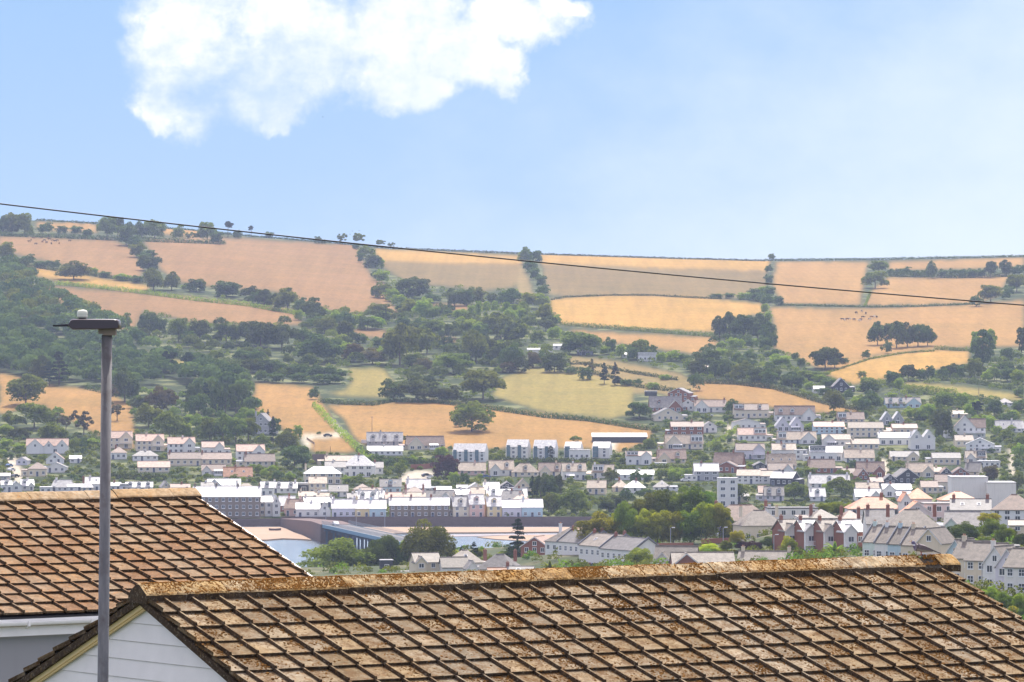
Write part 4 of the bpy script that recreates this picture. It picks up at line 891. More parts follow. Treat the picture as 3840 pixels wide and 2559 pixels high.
CROPS = {'Lf': (0, 1350, 2.8), 'C2': (750, 1450, 3.136), 'C3': (1350, 1550, 2.9587), 'C4': (1950, 1550, 2.9587), 'C5': (2300, 1400, 2.8), 'C6': (3040, 1400, 2.8),
         'C7': (2100, 1850, 2.353), 'C8': (2940, 1850, 2.6144), 'C9': (1100, 1850, 2.139), 'A': (0, 700, 2.24), 'B': (950, 700, 2.24), 'Cc': (1900, 800, 2.24), 'Dd': (2840, 900, 2.24), 'V': (0, 0, 1/S)}
TYPW = {'S': 'house', 'G': 'gable-fronted house', 'D': 'twin-gabled house', 'L': 'right-gabled house', 'l': 'left-gabled house', 'T': 'triple-gabled house', 'H': 'hipped house', 'F': 'flat-roofed block', 'M': 'shed-roofed building'}
FACES = []     # picture boxes of the facades (to keep bushes off them) : u0,u1,v_top,v_base,D
ALLH = []
HSEED = [100]
def houses(row, crop, txt, D=None, yaw=None, scale=1.0):
    x0, y0, s = CROPS[crop]; items = []
    for ln in txt.strip().splitlines():
        p = ln.split('|'); a = p[0].split(); xl, xr, yr, ye, yb = map(float, a[:5]); typ, wall, roof = a[5:8]; opt = ' '.join(a[8:]); note = p[1].strip() if len(p) > 1 else ''
        items.append((xl, xr, yr, ye, yb, typ, wall, roof, opt, note, float(p[2]) if len(p) > 2 and p[2].strip() else None))
    items.sort(key=lambda i: i[0]+i[1])
    for k, (xl, xr, yr, ye, yb, typ, wall, roof, opt, note, Dh) in enumerate(items):
        u = x0+(xl+xr)/2/s; v = y0+yb/s; w_px = (xr-xl)/s; h_px = (yb-ye)/s; r_px = (ye-yr)/s
        if D is None and Dh is None: P = far(u, v); d = P.y
        else: d = Dh or D; P = at(u, v, d)
        mpp = d/FPX; Y_ = 0
        y_opt = [t for t in opt.split() if t[0] == 'a']
        yw = float(y_opt[0][1:]) if y_opt else (yaw if yaw is not None else [6, -5, 9, -8, 3, 12, -11][HSEED[0] % 7]); opt2 = ' '.join(t for t in opt.split() if t[0] != 'a')
        HSEED[0] += 1
        W_ = w_px*mpp; big_ = crop != 'C3' or yb < 1150; kk = 1.08 if big_ else 1.0
        o = house(P, max(2.5, W_*kk*.98), max(1.8, h_px*mpp*kk), max(.25, r_px*mpp*kk*1.06), typ, wall, roof, opt2, yaw=yw, seed=HSEED[0], name='house' if not note.startswith('!') else note[1:].split(':')[0])
        lab = note
        if note.startswith('!'): lab = note.split(':')[1]
        n = k+1; pos = 'leftmost' if n == 1 else ('rightmost' if n == len(items) else ordinal(n)+' from left')
        if not lab or lab[0] == '+':
            lab = f"{WALL[wall][0]} {TYPW[typ]}, {ROOF[roof][0]} roof, {pos} {row}"
        cat = 'house' if not note.startswith('!') else note[1:].split(':')[0].replace('_', ' ')
        tag(o, lab.strip(), cat, None if note else 'houses '+row)
        FACES.append((x0+xl/s, x0+xr/s, y0+yr/s, v, d)); ALLH.append(o)
houses('in upper row below the wood', 'Lf', '''
290 700 845 908 985 T W k a4
1085 1380 770 830 930 L C k o a8
1440 1712 800 860 958 L C k o a8
1775 2040 832 890 990 L W k a8
2132 2345 875 925 1000 L W k a8''')
houses('', 'C2', '''
445 752 703 770 880 L W k a8|white house with pink tiled roof, highest on the slope right of the upper row''')
houses('in lower row below the wood', 'Lf', '''
1165 1322 930 980 1045 H W b a4
1400 1650 965 1012 1060 H W g a4
1780 2100 990 1045 1112 S C b c1 R a8
300 482 1095 1150 1225 H C b a4
482 695 1090 1135 1185 G W g a2
490 660 985 1045 1092 G W b a2
172 282 1032 1062 1105 G L g a-6
1460 1772 1080 1132 1182 S C k a6
735 850 1020 1050 1085 S W w a5
10 100 1200 1225 1270 S G w a5''')
houses('in bungalow row by the beech', 'C2', '''
25 362 797 860 925 S C b c1 R a8
540 872 812 886 945 S C b c1 R a8
30 290 935 1000 1046 l W b y a4
290 605 975 1068 1108 S C r k2 a6
620 810 338 420 560 G G g c1 a-14|grey stone gabled mansion half hidden among dark trees
100 462 1105 1168 1235 l W w a3
420 658 1165 1225 1262 H W t c1 a3''')
houses('just above the left roof', 'Lf', '''
20 122 1285 1320 1390 S W w d1 a10
118 225 1290 1325 1385 G W w a10
225 352 1272 1325 1375 L W w d1 a10
420 540 1340 1352 1400 F W w a5
540 712 1282 1345 1385 S W w c1 a-14
715 870 1315 1340 1390 S W w a5
860 975 1270 1345 1395 H C w c1 R a5
900 1052 1250 1310 1385 S W w k2 a4
1165 1262 1300 1330 1385 S L w a5
1262 1345 1310 1330 1385 F L w a5
1330 1592 1300 1345 1385 S W w d3 a4
1700 1790 1290 1340 1385 G C g a12
1800 1990 1320 1350 1390 S G b a6
2120 2240 1300 1345 1395 S W g a6''')
houses('', 'C2', '''
-60 688 1238 1338 1568 S S w f n3 c4 z12 a2|!warehouse:long dark stone warehouse with pale roof at the left end of the waterfront''')
houses('around the white hipped hotel', 'C2', '''
1690 2018 835 942 1062 H W w k1 n2 b a-6 z10
1480 1705 905 962 1090 S W g n2 a3
1240 1652 962 1032 1145 H C w c1 n2 b a5 z9
715 862 1140 1200 1292 S W w d1 a2
862 1132 1142 1202 1255 S W w d2 c2 a2
1155 1287 1145 1165 1242 F K w b a2
1290 1482 1085 1150 1272 S C t a4
1488 1800 828 880 925 S C t c1 a6
1525 1732 1175 1240 1300 S W g k1 a3
1815 2010 1170 1222 1262 H C b a3
2010 2150 905 960 1030 S W g a3''')
houses('behind the left waterfront terrace', 'C2', '''
700 766 1315 1372 1528 S C w a14 f
766 856 1312 1372 1528 S W w a14 f
856 942 1310 1388 1530 G W w a10
942 1115 1310 1405 1470 S R w a6
990 1165 1350 1440 1525 S P b c2 a-14
1170 1380 1255 1300 1345 S C t c2 a3
1230 1555 1340 1392 1420 S W w c2 a2
1380 1510 1268 1330 1380 L W t c1 a2
1740 1870 1295 1345 1370 S W g a4
1870 2155 1270 1345 1368 S W w d2 c2 a2''')
W0 = 1943
houses('left of brown waterfront terrace', 'C2', '''
1140 1400 1400 1465 1560 S W w x a4
1400 1532 1402 1482 1562 G W g z6 a4
1560 1832 1372 1462 1566 S L w c2 x a3
1830 1998 1376 1464 1566 S Y w c1 x a3
1998 2182 1378 1464 1566 S B w c1 x a3''')
houses('of the brown waterfront terrace', 'C3', '''
325 546 968 1048 1186 S S w n2 x c1 R a2
546 768 968 1048 1186 S S w n2 x c1 R a2
768 992 966 1046 1186 S S w n2 x c1 R a2''')
houses('right of brown waterfront terrace', 'C3', '''
1032 1216 957 1058 1186 S C w d1 c1 x a9
1216 1384 935 1034 1186 S P w d1 c1 x a9
1412 1578 957 1056 1186 S Y w d1 c1 x a9
1578 1795 992 1070 1184 S L w x a3
1795 2030 985 1066 1184 S B w c1 x a3''')
houses('behind the right waterfront terrace', 'C3', '''
230 450 752 822 898 S B g d1 k2 a2
525 775 752 835 882 S W w c1 a3
30 230 850 898 935 L W b a4
500 720 840 892 935 H C b c2 R a4
290 500 905 962 1000 S C k c2 a3
500 720 905 962 1000 S P t c2 a3
720 1012 880 958 1000 L W g a-12
1010 1242 862 906 960 S W w a3
1242 1376 842 906 960 S C t a3
860 1010 830 880 925 S C w a3
1190 1382 790 842 890 G W w a5
1380 1542 792 862 900 S C w c1 a3
1420 1692 860 915 965 S W w d2 c1 a3
1545 1722 785 838 872 G K g a3
1560 1760 907 985 1005 S W g a-16
1705 1850 856 932 975 S W w q60 a3
1700 1880 932 985 1010 H P k a3
1722 1900 760 848 880 G C b a3
1080 1190 810 835 880 S W w a2
-20 190 905 980 1005 S W w d2 c2 a2''')
houses('below the white townhouses', 'C3', '''
540 930 285 372 402 l C b y a10
1105 1388 566 642 690 S P t a4
1450 1702 546 630 696 l W t d1 a6
1700 1978 575 660 706 H C t d1 a6''')
houses('', 'C3', '''
90 462 236 322 356 S G w d3 a3|grey dormer house with three arched dormers beside the dry field
95 462 376 425 470 S W w f a3|!garage:long white garage block with pale roof below the three-dormer house''')
# modern white flats in bays
def flats(P, n, bw, H, RH, D, yaw, label, dark_ground=False):
    root = empty('townhouse_block', P, R_(yaw)); mb = MB(); rf = MB(); W_ = n*bw; t = .15
    for k in range(n):
        x0 = -W_/2+k*bw; ring = [(x0+.02, 0, -3), (x0+.02, D, -3), (x0+.02, D, H), (x0+.02, D*.5, H+RH), (x0+.02, 0, H)]
        mb.prism([Vector(q) for q in ring], (0, 0, 0), (bw-.04, 0, 0))
        slab(rf, [(x0+.06, -.25, H+.1-.25*RH/(D/2)), (x0+bw-.06, -.25, H+.1-.25*RH/(D/2)), (x0+bw-.06, D*.5, H+RH+.1), (x0+.06, D*.5, H+RH+.1)]); slab(rf, [(x0+bw-.06, D+.2, H+.1), (x0+.06, D+.2, H+.1), (x0+.06, D*.5, H+RH+.098), (x0+bw-.06, D*.5, H+RH+.098)])
    build(mb, 'wall', WALL['W'][1], root); ro = build(rf, 'roof', ROOF['w'][1], root)
    M_teal = pmat('bay_glass_teal', (.09, .16, .2), .15, .6)
    for k in range(n):
        x0 = -W_/2+k*bw; b = MB(); b.box(x0+.5, x0+.5+bw*.3, -.5, .1, .4 if not dark_ground else -.5, H+.6, 0); b.box(x0+.4, x0+.6+bw*.3, -.56, .2, H+.6, H+.75, 1)
        for z in (H*.33, H*.66): b.box(x0+.48, x0+.52+bw*.3, -.53, -.5, z-.06, z+.06, 1)
        obj('glazed_bay', b.mesh('glazed_bay', [M_teal, M_lead]), root)
        for fl in range(3): put('window', window_mesh('w'), root, (x0+bw*.7, 0, .6+fl*H/3), (1.2, 1, 1.3 if fl != 2 else .9))
        if dark_ground: b = MB(); b.box(x0+.1, x0+bw-.1, -.12, 0, -2, .5, 0); b.box(x0+bw*.5, x0+bw-.5, -.16, -.12, -1.6, .3, 1); obj('garage_storey', b.mesh('garage_storey', [WALL['K'][1], M_frame]), root)
    tag(root, label, 'townhouses'); return root
for (crop, xl, xr, yr, ye, yb, n, dg, lab) in (('C3', 1020, 1392, 340, 425, 540, 3, False, 'three white townhouse bays with tall glazed strips, left of the purple beech gap'), ('C3', 1615, 1862, 296, 372, 512, 2, True, 'two tall white townhouse bays over dark garages, left pair'),
        ('C4', 140, 392, 300, 386, 512, 2, True, 'two tall white townhouse bays over dark garages, right pair'), ('C4', 485, 672, 320, 386, 500, 1, False, 'single white townhouse with lower flat annex in front'), ('C4', 795, 995, 320, 386, 500, 1, False, 'single white townhouse at right end with dark glazed corner')):
    x0, y0, s = CROPS[crop]; u = x0+(xl+xr)/2/s; v = y0+yb/s; P = far(u, v); m = P.y/FPX
    flats(P, n, (xr-xl)/s*m/n, (yb-ye)/s*m, (ye-yr)/s*m, 7.5, -11, lab, dg); FACES.append((x0+xl/s-5, x0+xr/s+15, y0+yr/s, v, P.y))
houses('', 'C4', '''
550 765 415 425 515 F W w f z5 a-6|!annex:white flat-roofed annex in front of the single townhouse
820 1392 236 270 326 M K w v z10 a0|!barn:long low dark barn with pale metal roof in the dry field
1500 1630 562 568 602 F W w a0|!garage:small white garage under the brown-gabled house
1795 1958 690 700 752 F W w a0|!garage:pale garage with a white van beside the grey house''')
houses('around the long barn', 'C4', '''
225 488 570 650 702 l C b d1 a5
485 728 575 652 742 S W t d2 y a5
805 1022 590 662 722 S W t q50 c1 a-8
1070 1472 645 685 742 S W w a0
750 942 765 835 902 S C t a-5
1035 1200 762 832 872 H C t a0
1165 1388 765 830 892 H W w a0
1490 1665 772 835 870 H W g k1 a0
1190 1452 440 482 572 L W b q44 a3
1540 1835 420 510 552 l C b d1 c1 a3
1630 2022 256 342 400 l C t q30 r y a3
1690 2028 112 158 256 S R b c1 m a3 b
2035 2182 106 152 216 G W g a4
1945 2200 577 652 748 S G w n2 b a3''')
houses('in top row under the fields', 'C5', '''
575 792 170 216 300 G R g z9 a-16
395 712 265 362 402 L R g d1 a4
715 852 287 332 396 G W b a-3
440 712 380 442 502 G C g a10
865 1178 296 356 412 l W b c2 R a2
1280 1622 340 392 472 S C b d2 q22 a3
1712 2108 362 440 502 L W b d2 g.32 a2
1260 1532 490 522 592 G W b a3 z6
1712 1992 476 558 612 D L w y a3
1322 1602 592 652 712 S W k q40 r a2
1742 2122 630 700 742 L W t q20 a2''')
houses('in central hillside rows', 'C5', '''
1302 1582 757 815 902 L L b o a3
1680 1912 757 812 892 S W t d1 a2
1912 2036 812 818 912 F W w a2
1055 1342 857 955 1005 S R b c1 m a-14
1092 1292 940 985 1045 G R b a-12
1625 1912 884 985 1012 S W t k3 c1 R a3
1480 1610 950 980 1012 G K g a3
1640 1880 982 1042 1062 L W b a3
1305 1530 1030 1082 1162 S W t n2 a-6
1515 1682 1042 1088 1162 S W t n2 a-6
1645 1882 1052 1108 1182 S K w a-26
1105 1300 1122 1135 1400 F W w n4 b z8 a0
1530 1602 1200 1262 1330 S W k a0
1595 1785 1212 1290 1345 S L g d2 a0
1290 1420 1270 1300 1352 S C g a4''')
houses('in upper right hillside rows', 'C6', '''
295 558 425 488 522 S C b q30 a3
750 972 420 492 545 D G w z7 a3
45 348 525 568 642 S B k n2 a3
412 756 530 582 672 S C t n2 a3
870 1115 545 582 642 S C k a3
808 902 592 618 645 S C k a3
728 1052 636 682 752 S W w c1 b a3
1055 1302 616 688 802 D W w c1 a3
135 412 655 702 772 l W t y a3
450 712 702 748 802 S C t c1 a3
1418 1492 614 640 682 F W w a3
1640 1830 500 580 685 S W b o n2 a-4
1508 1725 470 578 688 G W b o n2 z9 a-4
1470 1642 408 440 470 S C t a3
1530 1705 665 712 772 S C t a3
1640 1916 697 752 835 G W w n2 o a-6
1960 2212 515 588 622 S W w k2 c1 m a3
2190 2240 522 588 620 S W w a3
800 1150 268 325 362 L B g d2 a4
240 402 68 142 200 G K g a4
1980 2120 276 318 350 H W g a4''')
houses('in lower right hillside rows', 'C6', '''
5 328 782 838 922 S W w q46 u b a2
368 662 817 892 942 S W t a2
850 1130 832 882 922 L C g a2
1292 1568 850 898 962 S C g a2
1640 1842 832 895 942 l W t q40 r u a2
1775 1985 925 940 990 F W w a2
-10 248 922 1000 1050 S R b c1 R a2
500 772 952 1040 1100 L R b a2
492 612 1020 1082 1120 G R b a14
770 902 1078 1128 1165 G K g a2
902 1142 1020 1095 1162 G K g a16
1022 1282 962 1042 1092 L C t c1 a2
1368 1482 1012 1062 1095 G K b a2
1490 1662 1018 1070 1095 G R b a2
1612 1762 962 1045 1080 S C g c1 a-20
1322 1482 1085 1150 1245 S C b a2
1172 1332 1148 1202 1262 S C b a2
0 402 1085 1162 1222 S W w d1 c2 n2 a2
490 712 1177 1242 1272 S W t a2
770 1052 1180 1225 1298 l W w a3
480 735 1245 1312 1345 L W w a3
0 152 1225 1300 1345 S W w c1 d1 a2
1250 1380 1000 1040 1080 S C t a5
640 760 1110 1150 1190 S R b a5
330 470 1015 1060 1100 S C b a-8
915 1100 1260 1290 1345 S L w a2''')
houses('among trees above the village', 'Cc', '''
1110 1255 1175 1200 1245 F W w a3
970 1010 1178 1192 1215 S W w a3
400 480 1105 1118 1150 S W w a3
600 690 1155 1168 1195 S K w a3
180 380 1140 1150 1180 M W w v a0
1602 1690 1282 1296 1325 S C t a3
1165 1260 1495 1505 1535 F K w v a0''')
houses('', 'Dd', '''
480 565 1235 1255 1290 S W w a3|small white building with pale roof among trees below the golden field
''')

# ------------------------------------------------------------------ vegetation
def leafquads(C, N, size, rg, jit=.55, flat=0):
    """C centres (n,3), N outward normals (n,3) -> quads (n,4,3)"""
    n = len(C); nn = N+rg.normal(0, jit, (n, 3)); nn /= np.linalg.norm(nn, axis=1)[:, None]+1e-9
    a = np.cross(nn, rg.normal(0, 1, (n, 3))); a /= np.linalg.norm(a, axis=1)[:, None]+1e-9; b = np.cross(nn, a)
    sz = (size*rg.uniform(.55, 1.35, n))[:, None]; asp = rg.uniform(.5, 1.0, n)[:, None]
    a = a*sz; b = b*sz*asp
    return np.stack([C-a*.9-b*.4, C+a*.3-b, C+a*.95+b*.35, C-a*.25+b], 1)
def unit(n, rg):
    v = rg.normal(0, 1, (n, 3)); return v/np.linalg.norm(v, axis=1)[:, None]
def blobs_to_quads(B, per, size, rg, shell=.78):
    """B: (n,5) x,y,z,rx,rz ; per leaves each"""
    Cs = []; Ns = []; T = []
    for k, (x, y, z, r, rz) in enumerate(B):
        m = int(per[k] if hasattr(per, '__len__') else per); d = unit(m, rg); d[:, 2] = np.where(d[:, 2] < -.35, -d[:, 2], d[:, 2])
        rad = rg.uniform(shell, 1.08, m)[:, None]; sc = np.array([r, r, rz])
        Cs.append(np.array([x, y, z])+d*rad*sc); Ns.append(d); T.append(np.clip(rg.uniform(0, 1)*.6+rg.uniform(0, .4, m)+.05, 0, 1))
    C = np.concatenate(Cs); N = np.concatenate(Ns); T = np.concatenate(T)
    return leafquads(C, N, size, rg), np.stack([T, T, T, T*0+1], -1)
def crown_proto(kind, seed, near):
    rg = np.random.default_rng(seed); nb = 40 if near else 24; tot = 15000 if near else 3200; size = (.0175 if near else .036)
    B = []
    if kind == 'round' or kind == 'low':
        z0 = .1 if kind == 'round' else .0
        for k in range(nb):
            a = rg.uniform(0, 6.28); f = rg.uniform(0, 1)**.5; r = rg.uniform(.12, .2); top = .42+.58*math.sqrt(1-f*f*.9); lo = z0+r*.4
            z = lo+(max(lo+.01, top-r*.8)-lo)*rg.uniform(0, 1)**.7; hr = (.52-r*.8)*(1.06 if z > .2 else .92)
            B.append((math.cos(a)*f*hr, math.sin(a)*f*hr, z, r, r*rg.uniform(.75, 1.0)))
        B.append((0, 0, z0+(1-z0)*.42, .33, .36*(1-z0*.5)))
    elif kind == 'tall':
        for k in range(nb):
            z = rg.uniform(.16, .92); m = math.sin(math.pi*min(1, (z-.05)/.95))**.6; a = rg.uniform(0, 6.28); r = rg.uniform(.13, .2); f = rg.uniform(.2, 1)*max(0.02, .48*m-r*.6); B.append((math.cos(a)*f, math.sin(a)*f, z, r, r*.7))
    elif kind == 'cone':
        for k in range(nb+14):
            z = rg.uniform(.08, .97); m = (1-z)**.8; a = rg.uniform(0, 6.28); r = .05+.15*m; B.append((math.cos(a)*(.46*m-r*.3)*rg.uniform(.5, 1), math.sin(a)*(.46*m-r*.3)*rg.uniform(.5, 1), z, r, r*.22))
    elif kind == 'cedar':
        for k in range(nb+10):
            z = rg.choice([.2, .32, .44, .56, .67, .77, .87, .95])+rg.uniform(-.02, .02); m = (1.08-z)**.55; a = rg.uniform(0, 6.28); f = rg.uniform(.1, .95)*.42*m; B.append((math.cos(a)*f, math.sin(a)*f, z, .13*m+.03, .035))
    elif kind == 'pine':
        for k in range(nb-4):
            a = rg.uniform(0, 6.28); f = rg.uniform(0, .36); z = rg.uniform(.62, .93)-f*.25; B.append((math.cos(a)*f, math.sin(a)*f, z, rg.uniform(.1, .16), .05))
    elif kind == 'sparse':
        for k in range(nb):
            d = unit(1, rg)[0]; f = rg.uniform(.4, 1); B.append((d[0]*f*.42, d[1]*f*.42, .58+d[2]*f*.34, .08, .07))
        tot = int(tot*.45)
    B = np.array(B); wgt = B[:, 3]**1.6; per = np.maximum(12, tot*wgt/wgt.sum()).astype(int)
    return blobs_to_quads(B, per, size*(1 if kind not in ('cone', 'cedar') else .8), rg, .6 if kind in ('sparse',) else .72)
PROTO = {}
def proto(kind, var, near, leaf):
    key = (kind, var, near, leaf)
    if key not in PROTO:
        gk = ('g', kind, var, near)
        if gk not in PROTO: PROTO[gk] = crown_proto(kind, var*17+len(kind)*5+3, near)
        q, c = PROTO[gk]; PROTO[key] = quads('crown', q, LEAF[leaf], c)
    return PROTO[key]
def trunk_proto(kind, var):
    key = ('t', kind, var)
    if key not in PROTO:
        rg = random.Random(var*3+len(kind)); mb = MB(); top = {'round': .6, 'low': .55, 'tall': .8, 'cone': .95, 'cedar': .93, 'pine': .85, 'sparse': .6}[kind]; bx = rg.uniform(-.03, .03)
        mb.tube([(0, 0, -.12), (0, 0, 0), (bx*.5, 0, top*.35), (bx, 0, top)], [.034, .028, .02, .006], 7)
        for k in range(5 if kind != 'sparse' else 11):
            a = rg.uniform(0, 6.28); z = top*rg.uniform(.35, .75); l = rg.uniform(.2, .38)
            mb.tube([(bx*z, 0, z), (math.cos(a)*l*.5, math.sin(a)*l*.5, z+l*.35), (math.cos(a)*l, math.sin(a)*l, z+l*(.6 if kind in ('round', 'low', 'sparse') else .15))], [.012, .008, .003], 5)
        PROTO[key] = mb.mesh('trunk', M_bark)
    return PROTO[key]
KIND = {  # code: crown shape, leaf colour, words
 'o': ('low', 'o', 'broad green tree'), 'O': ('round', 'o', 'round-crowned green tree'), 'd': ('low', 'd', 'dark dense tree'), 'D': ('round', 'd', 'dark round-crowned tree'), 'l': ('low', 'l', 'light green tree'), 'p': ('tall', 'd', 'tall dark tree'),
 'P': ('tall', 'l', 'tall pale green tree'), 'c': ('cone', 'c', 'pointed conifer'), 'C': ('cedar', 'c', 'layered dark cedar'), 'n': ('pine', 'c', 'flat-topped pine'), 'x': ('low', 'x', 'purple-leaved tree'), 'y': ('low', 'y', 'yellow-green tree'), 'v': ('low', 'v', 'sunlit olive-green tree'), 'V': ('round', 'v', 'sunlit olive round tree'), 'g': ('low', 'g', 'fresh green tree'), 'b': ('sparse', 'b', 'thin bare-looking tree'), 'B': ('low', 'b', 'olive brown tree')}
TN = [0]
def tree(P, h, w_, code, label, group=None, near=False, cat='tree'):
    shape, leaf, words = KIND[code]; TN[0] += 1; v = TN[0] % (3 if near else 5); rz = (TN[0]*2.399) % 6.283
    root = empty('conifer' if code in 'cCn' else 'tree', P, rz); tag(root, label, cat, group)
    t = obj('trunk', trunk_proto(shape, v), root); t.scale = ((w_+h)*.5, (w_+h)*.5, h)
    c = obj('crown', proto(shape, v, near, leaf), root); c.scale = (w_*1.13, w_*1.13, h*1.05)
    return root
TREES = []; NEARG = []
CANOPY = []   # picture positions used to keep stuff away
def trees(row, crop, txt, D=None, near_=False, group=None):
    x0, y0, s = CROPS[crop]; it = []
    for ln in txt.replace('\n', ';').split(';'):
        a = ln.split()
        if len(a) < 4: continue
        it.append((float(a[0]), float(a[1]), float(a[2]), float(a[3]), a[4] if len(a) > 4 else 'o', float(a[5]) if len(a) > 5 else D))
    it.sort()
    for k, (x, y, h, w_, code, Dk) in enumerate(it):
        u = x0+x/s; v = y0+y/s
        P = far(u, v) if Dk is None else at(u, v, Dk); m = P.y/FPX/s; n = k+1
        pos = 'leftmost' if n == 1 else ('rightmost' if n == len(it) else ordinal(n)+' from left')
        if Dk: NEARG.append(tuple(P))
        TREES.append((P, h*m, w_*m, code, f"{KIND[code][2]}, {pos} {row}", 'trees '+row, near_, (w_/s)*(h/s)))
        CANOPY.append((u, v, w_/s, h/s))
trees('on the skyline at far left', 'A', '''20 405 165 120 d; 100 400 205 170 o; 205 405 190 180 o; 390 395 95 140 d; 520 398 70 100 d; 640 402 75 120 d; 735 430 80 90 d; 900 445 215 160 O; 990 430 190 110 D; 1060 495 200 155 d; 1190 430 140 130 d; 1300 430 170 170 o;
1500 448 125 110 o; 1590 455 75 100 b; 1665 460 75 90 b; 1740 470 195 150 O; 1815 482 120 130 d; 1915 425 130 115 n; 2110 425 95 65 n; 1995 435 75 80 d''')
trees('in diagonal belt at left', 'A', '''1130 505 95 120 d; 1150 595 130 150 o; 1210 640 90 110 d; 1250 708 150 190 d; 1255 610 85 110 D''')
trees('in hedge below first left field', 'A', '''60 640 185 150 l; 170 725 150 140 d; 240 660 95 130 d; 335 685 65 110 d; 400 692 75 90 D; 470 692 75 90 d; 620 782 160 255 O; 785 740 60 80 l; 880 765 55 110 d; 1030 790 60 140 l; 1150 810 65 130 d;
1290 872 190 190 O; 1440 872 160 150 O; 1650 885 115 175 d; 1560 860 40 80 l; 1900 925 150 240 d; 2100 955 125 160 d; 2220 985 125 130 d''')
trees('in line above the lamp head', 'A', '''1050 1215 160 130 o; 1240 1255 215 150 D; 1190 1318 125 150 D; 1340 1262 185 120 D; 1500 1305 225 160 O; 1680 1305 205 190 D; 1900 1328 195 200 D; 2090 1335 230 240 D; 1590 1330 120 120 d; 2200 1345 180 150 d''')
trees('standing over the left straw patch', 'A', '1430 1565 190 140 n; 1585 1600 205 125 n; 1780 1560 70 110 y; 1850 1580 80 120 l; 1610 1590 80 60 d; 2150 1500 140 150 d; 2060 1470 110 200 d')
trees('in hedge under the second field', 'B', '''20 1000 120 110 d; 95 1005 150 140 d; 180 1030 140 120 d; 290 1045 195 235 O; 400 1060 130 120 d; 500 1115 190 190 d; 380 1122 95 85 l; 615 1070 40 90 l; 700 1160 120 120 l; 760 1190 150 170 d; 870 1190 120 110 l''')
trees('on skyline left of centre', 'B', '''130 432 55 90 d; 540 482 65 65 d; 590 482 38 50 d; 740 484 95 100 b; 880 505 120 125 b; 1065 502 70 100 b; 1155 502 55 75 b; 860 530 60 60 d''')
trees('in belt running down from skyline', 'B', '''950 605 110 140 o; 900 640 90 70 d; 1005 685 120 160 d; 1060 690 90 90 l; 1080 808 115 130 l; 1030 790 80 80 D; 1090 938 140 150 o; 1160 965 110 130 l; 1020 930 110 70 d; 1340 940 205 270 d; 1220 1000 95 130 l; 1310 1090 150 160 l; 1420 1112 160 160 l; 1450 1035 110 120 l; 1510 1118 130 130 o; 1250 1060 80 110 d; 1490 980 90 110 d''')
trees('in copse under the brown field', 'B', '''1690 1005 155 180 d; 1790 1002 160 150 d; 1880 990 150 160 o; 1540 975 60 100 d; 2000 985 85 90 d; 2060 990 60 80 d; 2150 1000 150 170 d; 2210 980 110 120 l''')
trees('in pale row of slim trees', 'B', '''1560 1080 70 110 d; 1640 1100 80 100 d; 1740 1110 90 130 l; 1830 1115 120 80 P; 1890 1112 140 80 P; 1960 1110 130 80 P; 2030 1110 135 80 P; 2120 1112 135 90 P; 2190 1115 130 90 P; 2240 1125 120 90 l''')
trees('in upper middle of the central wood', 'B', '''1060 1115 145 190 O; 1100 1150 110 120 o; 960 1205 125 170 d; 1020 1195 120 150 l; 1260 1195 105 120 d; 1390 1215 110 120 d; 1510 1258 160 190 O; 1790 1240 150 190 l; 1660 1275 145 140 d; 1880 1245 110 120 l; 2030 1225 170 250 O; 2080 1290 170 190 d; 2190 1320 200 200 d; 1910 1300 150 160 d; 1580 1270 70 70 d; 520 1190 100 160 d; 600 1230 150 170 o; 760 1270 150 160 d''')
trees('in lower middle of the central wood', 'B', '''60 1360 240 210 D; 240 1365 230 250 D; 540 1475 240 330 D; 420 1330 150 150 d; 700 1400 120 120 d; 840 1470 160 190 B; 780 1410 110 120 l; 1000 1490 140 200 B; 900 1320 80 120 d; 1050 1350 90 110 d; 1080 1450 110 90 l; 1230 1500 350 280 O; 1140 1420 150 110 o; 1350 1350 190 200 O; 1460 1405 210 210 O; 1330 1530 130 130 d; 1560 1360 90 100 d; 1640 1400 90 110 d; 1720 1390 80 100 b; 1870 1470 270 250 O; 1960 1400 150 160 d; 1680 1570 190 300 O; 1430 1565 130 150 B; 2090 1500 210 220 d; 2150 1565 110 150 B; 1780 1480 120 150 d; 1990 1490 120 120 d''')
trees('in dark clump above the green field', 'B', '''-20 1568 130 160 D; 60 1560 120 170 D; 150 1560 120 150 D; 230 1568 90 100 d; 330 1580 90 130 D; 430 1590 90 130 D; 530 1600 100 150 D; 640 1600 90 130 D; 740 1605 70 100 d; 90 1640 90 150 d; 200 1650 90 140 d; 380 1650 90 160 D; 560 1660 90 160 D; 680 1655 80 140 D''')
trees('in tree lane right of centre', 'Cc', '''160 430 150 120 O; 240 440 140 110 D; 200 500 110 110 d; 230 560 110 100 d; 285 620 110 110 d; 310 690 90 120 d; 60 760 130 130 d; 180 800 140 170 l; 270 760 90 110 l; 330 770 80 60 l; 100 890 150 170 o; 330 920 170 160 l; 420 940 90 90 l; 200 960 130 130 o; 30 920 130 120 l''')
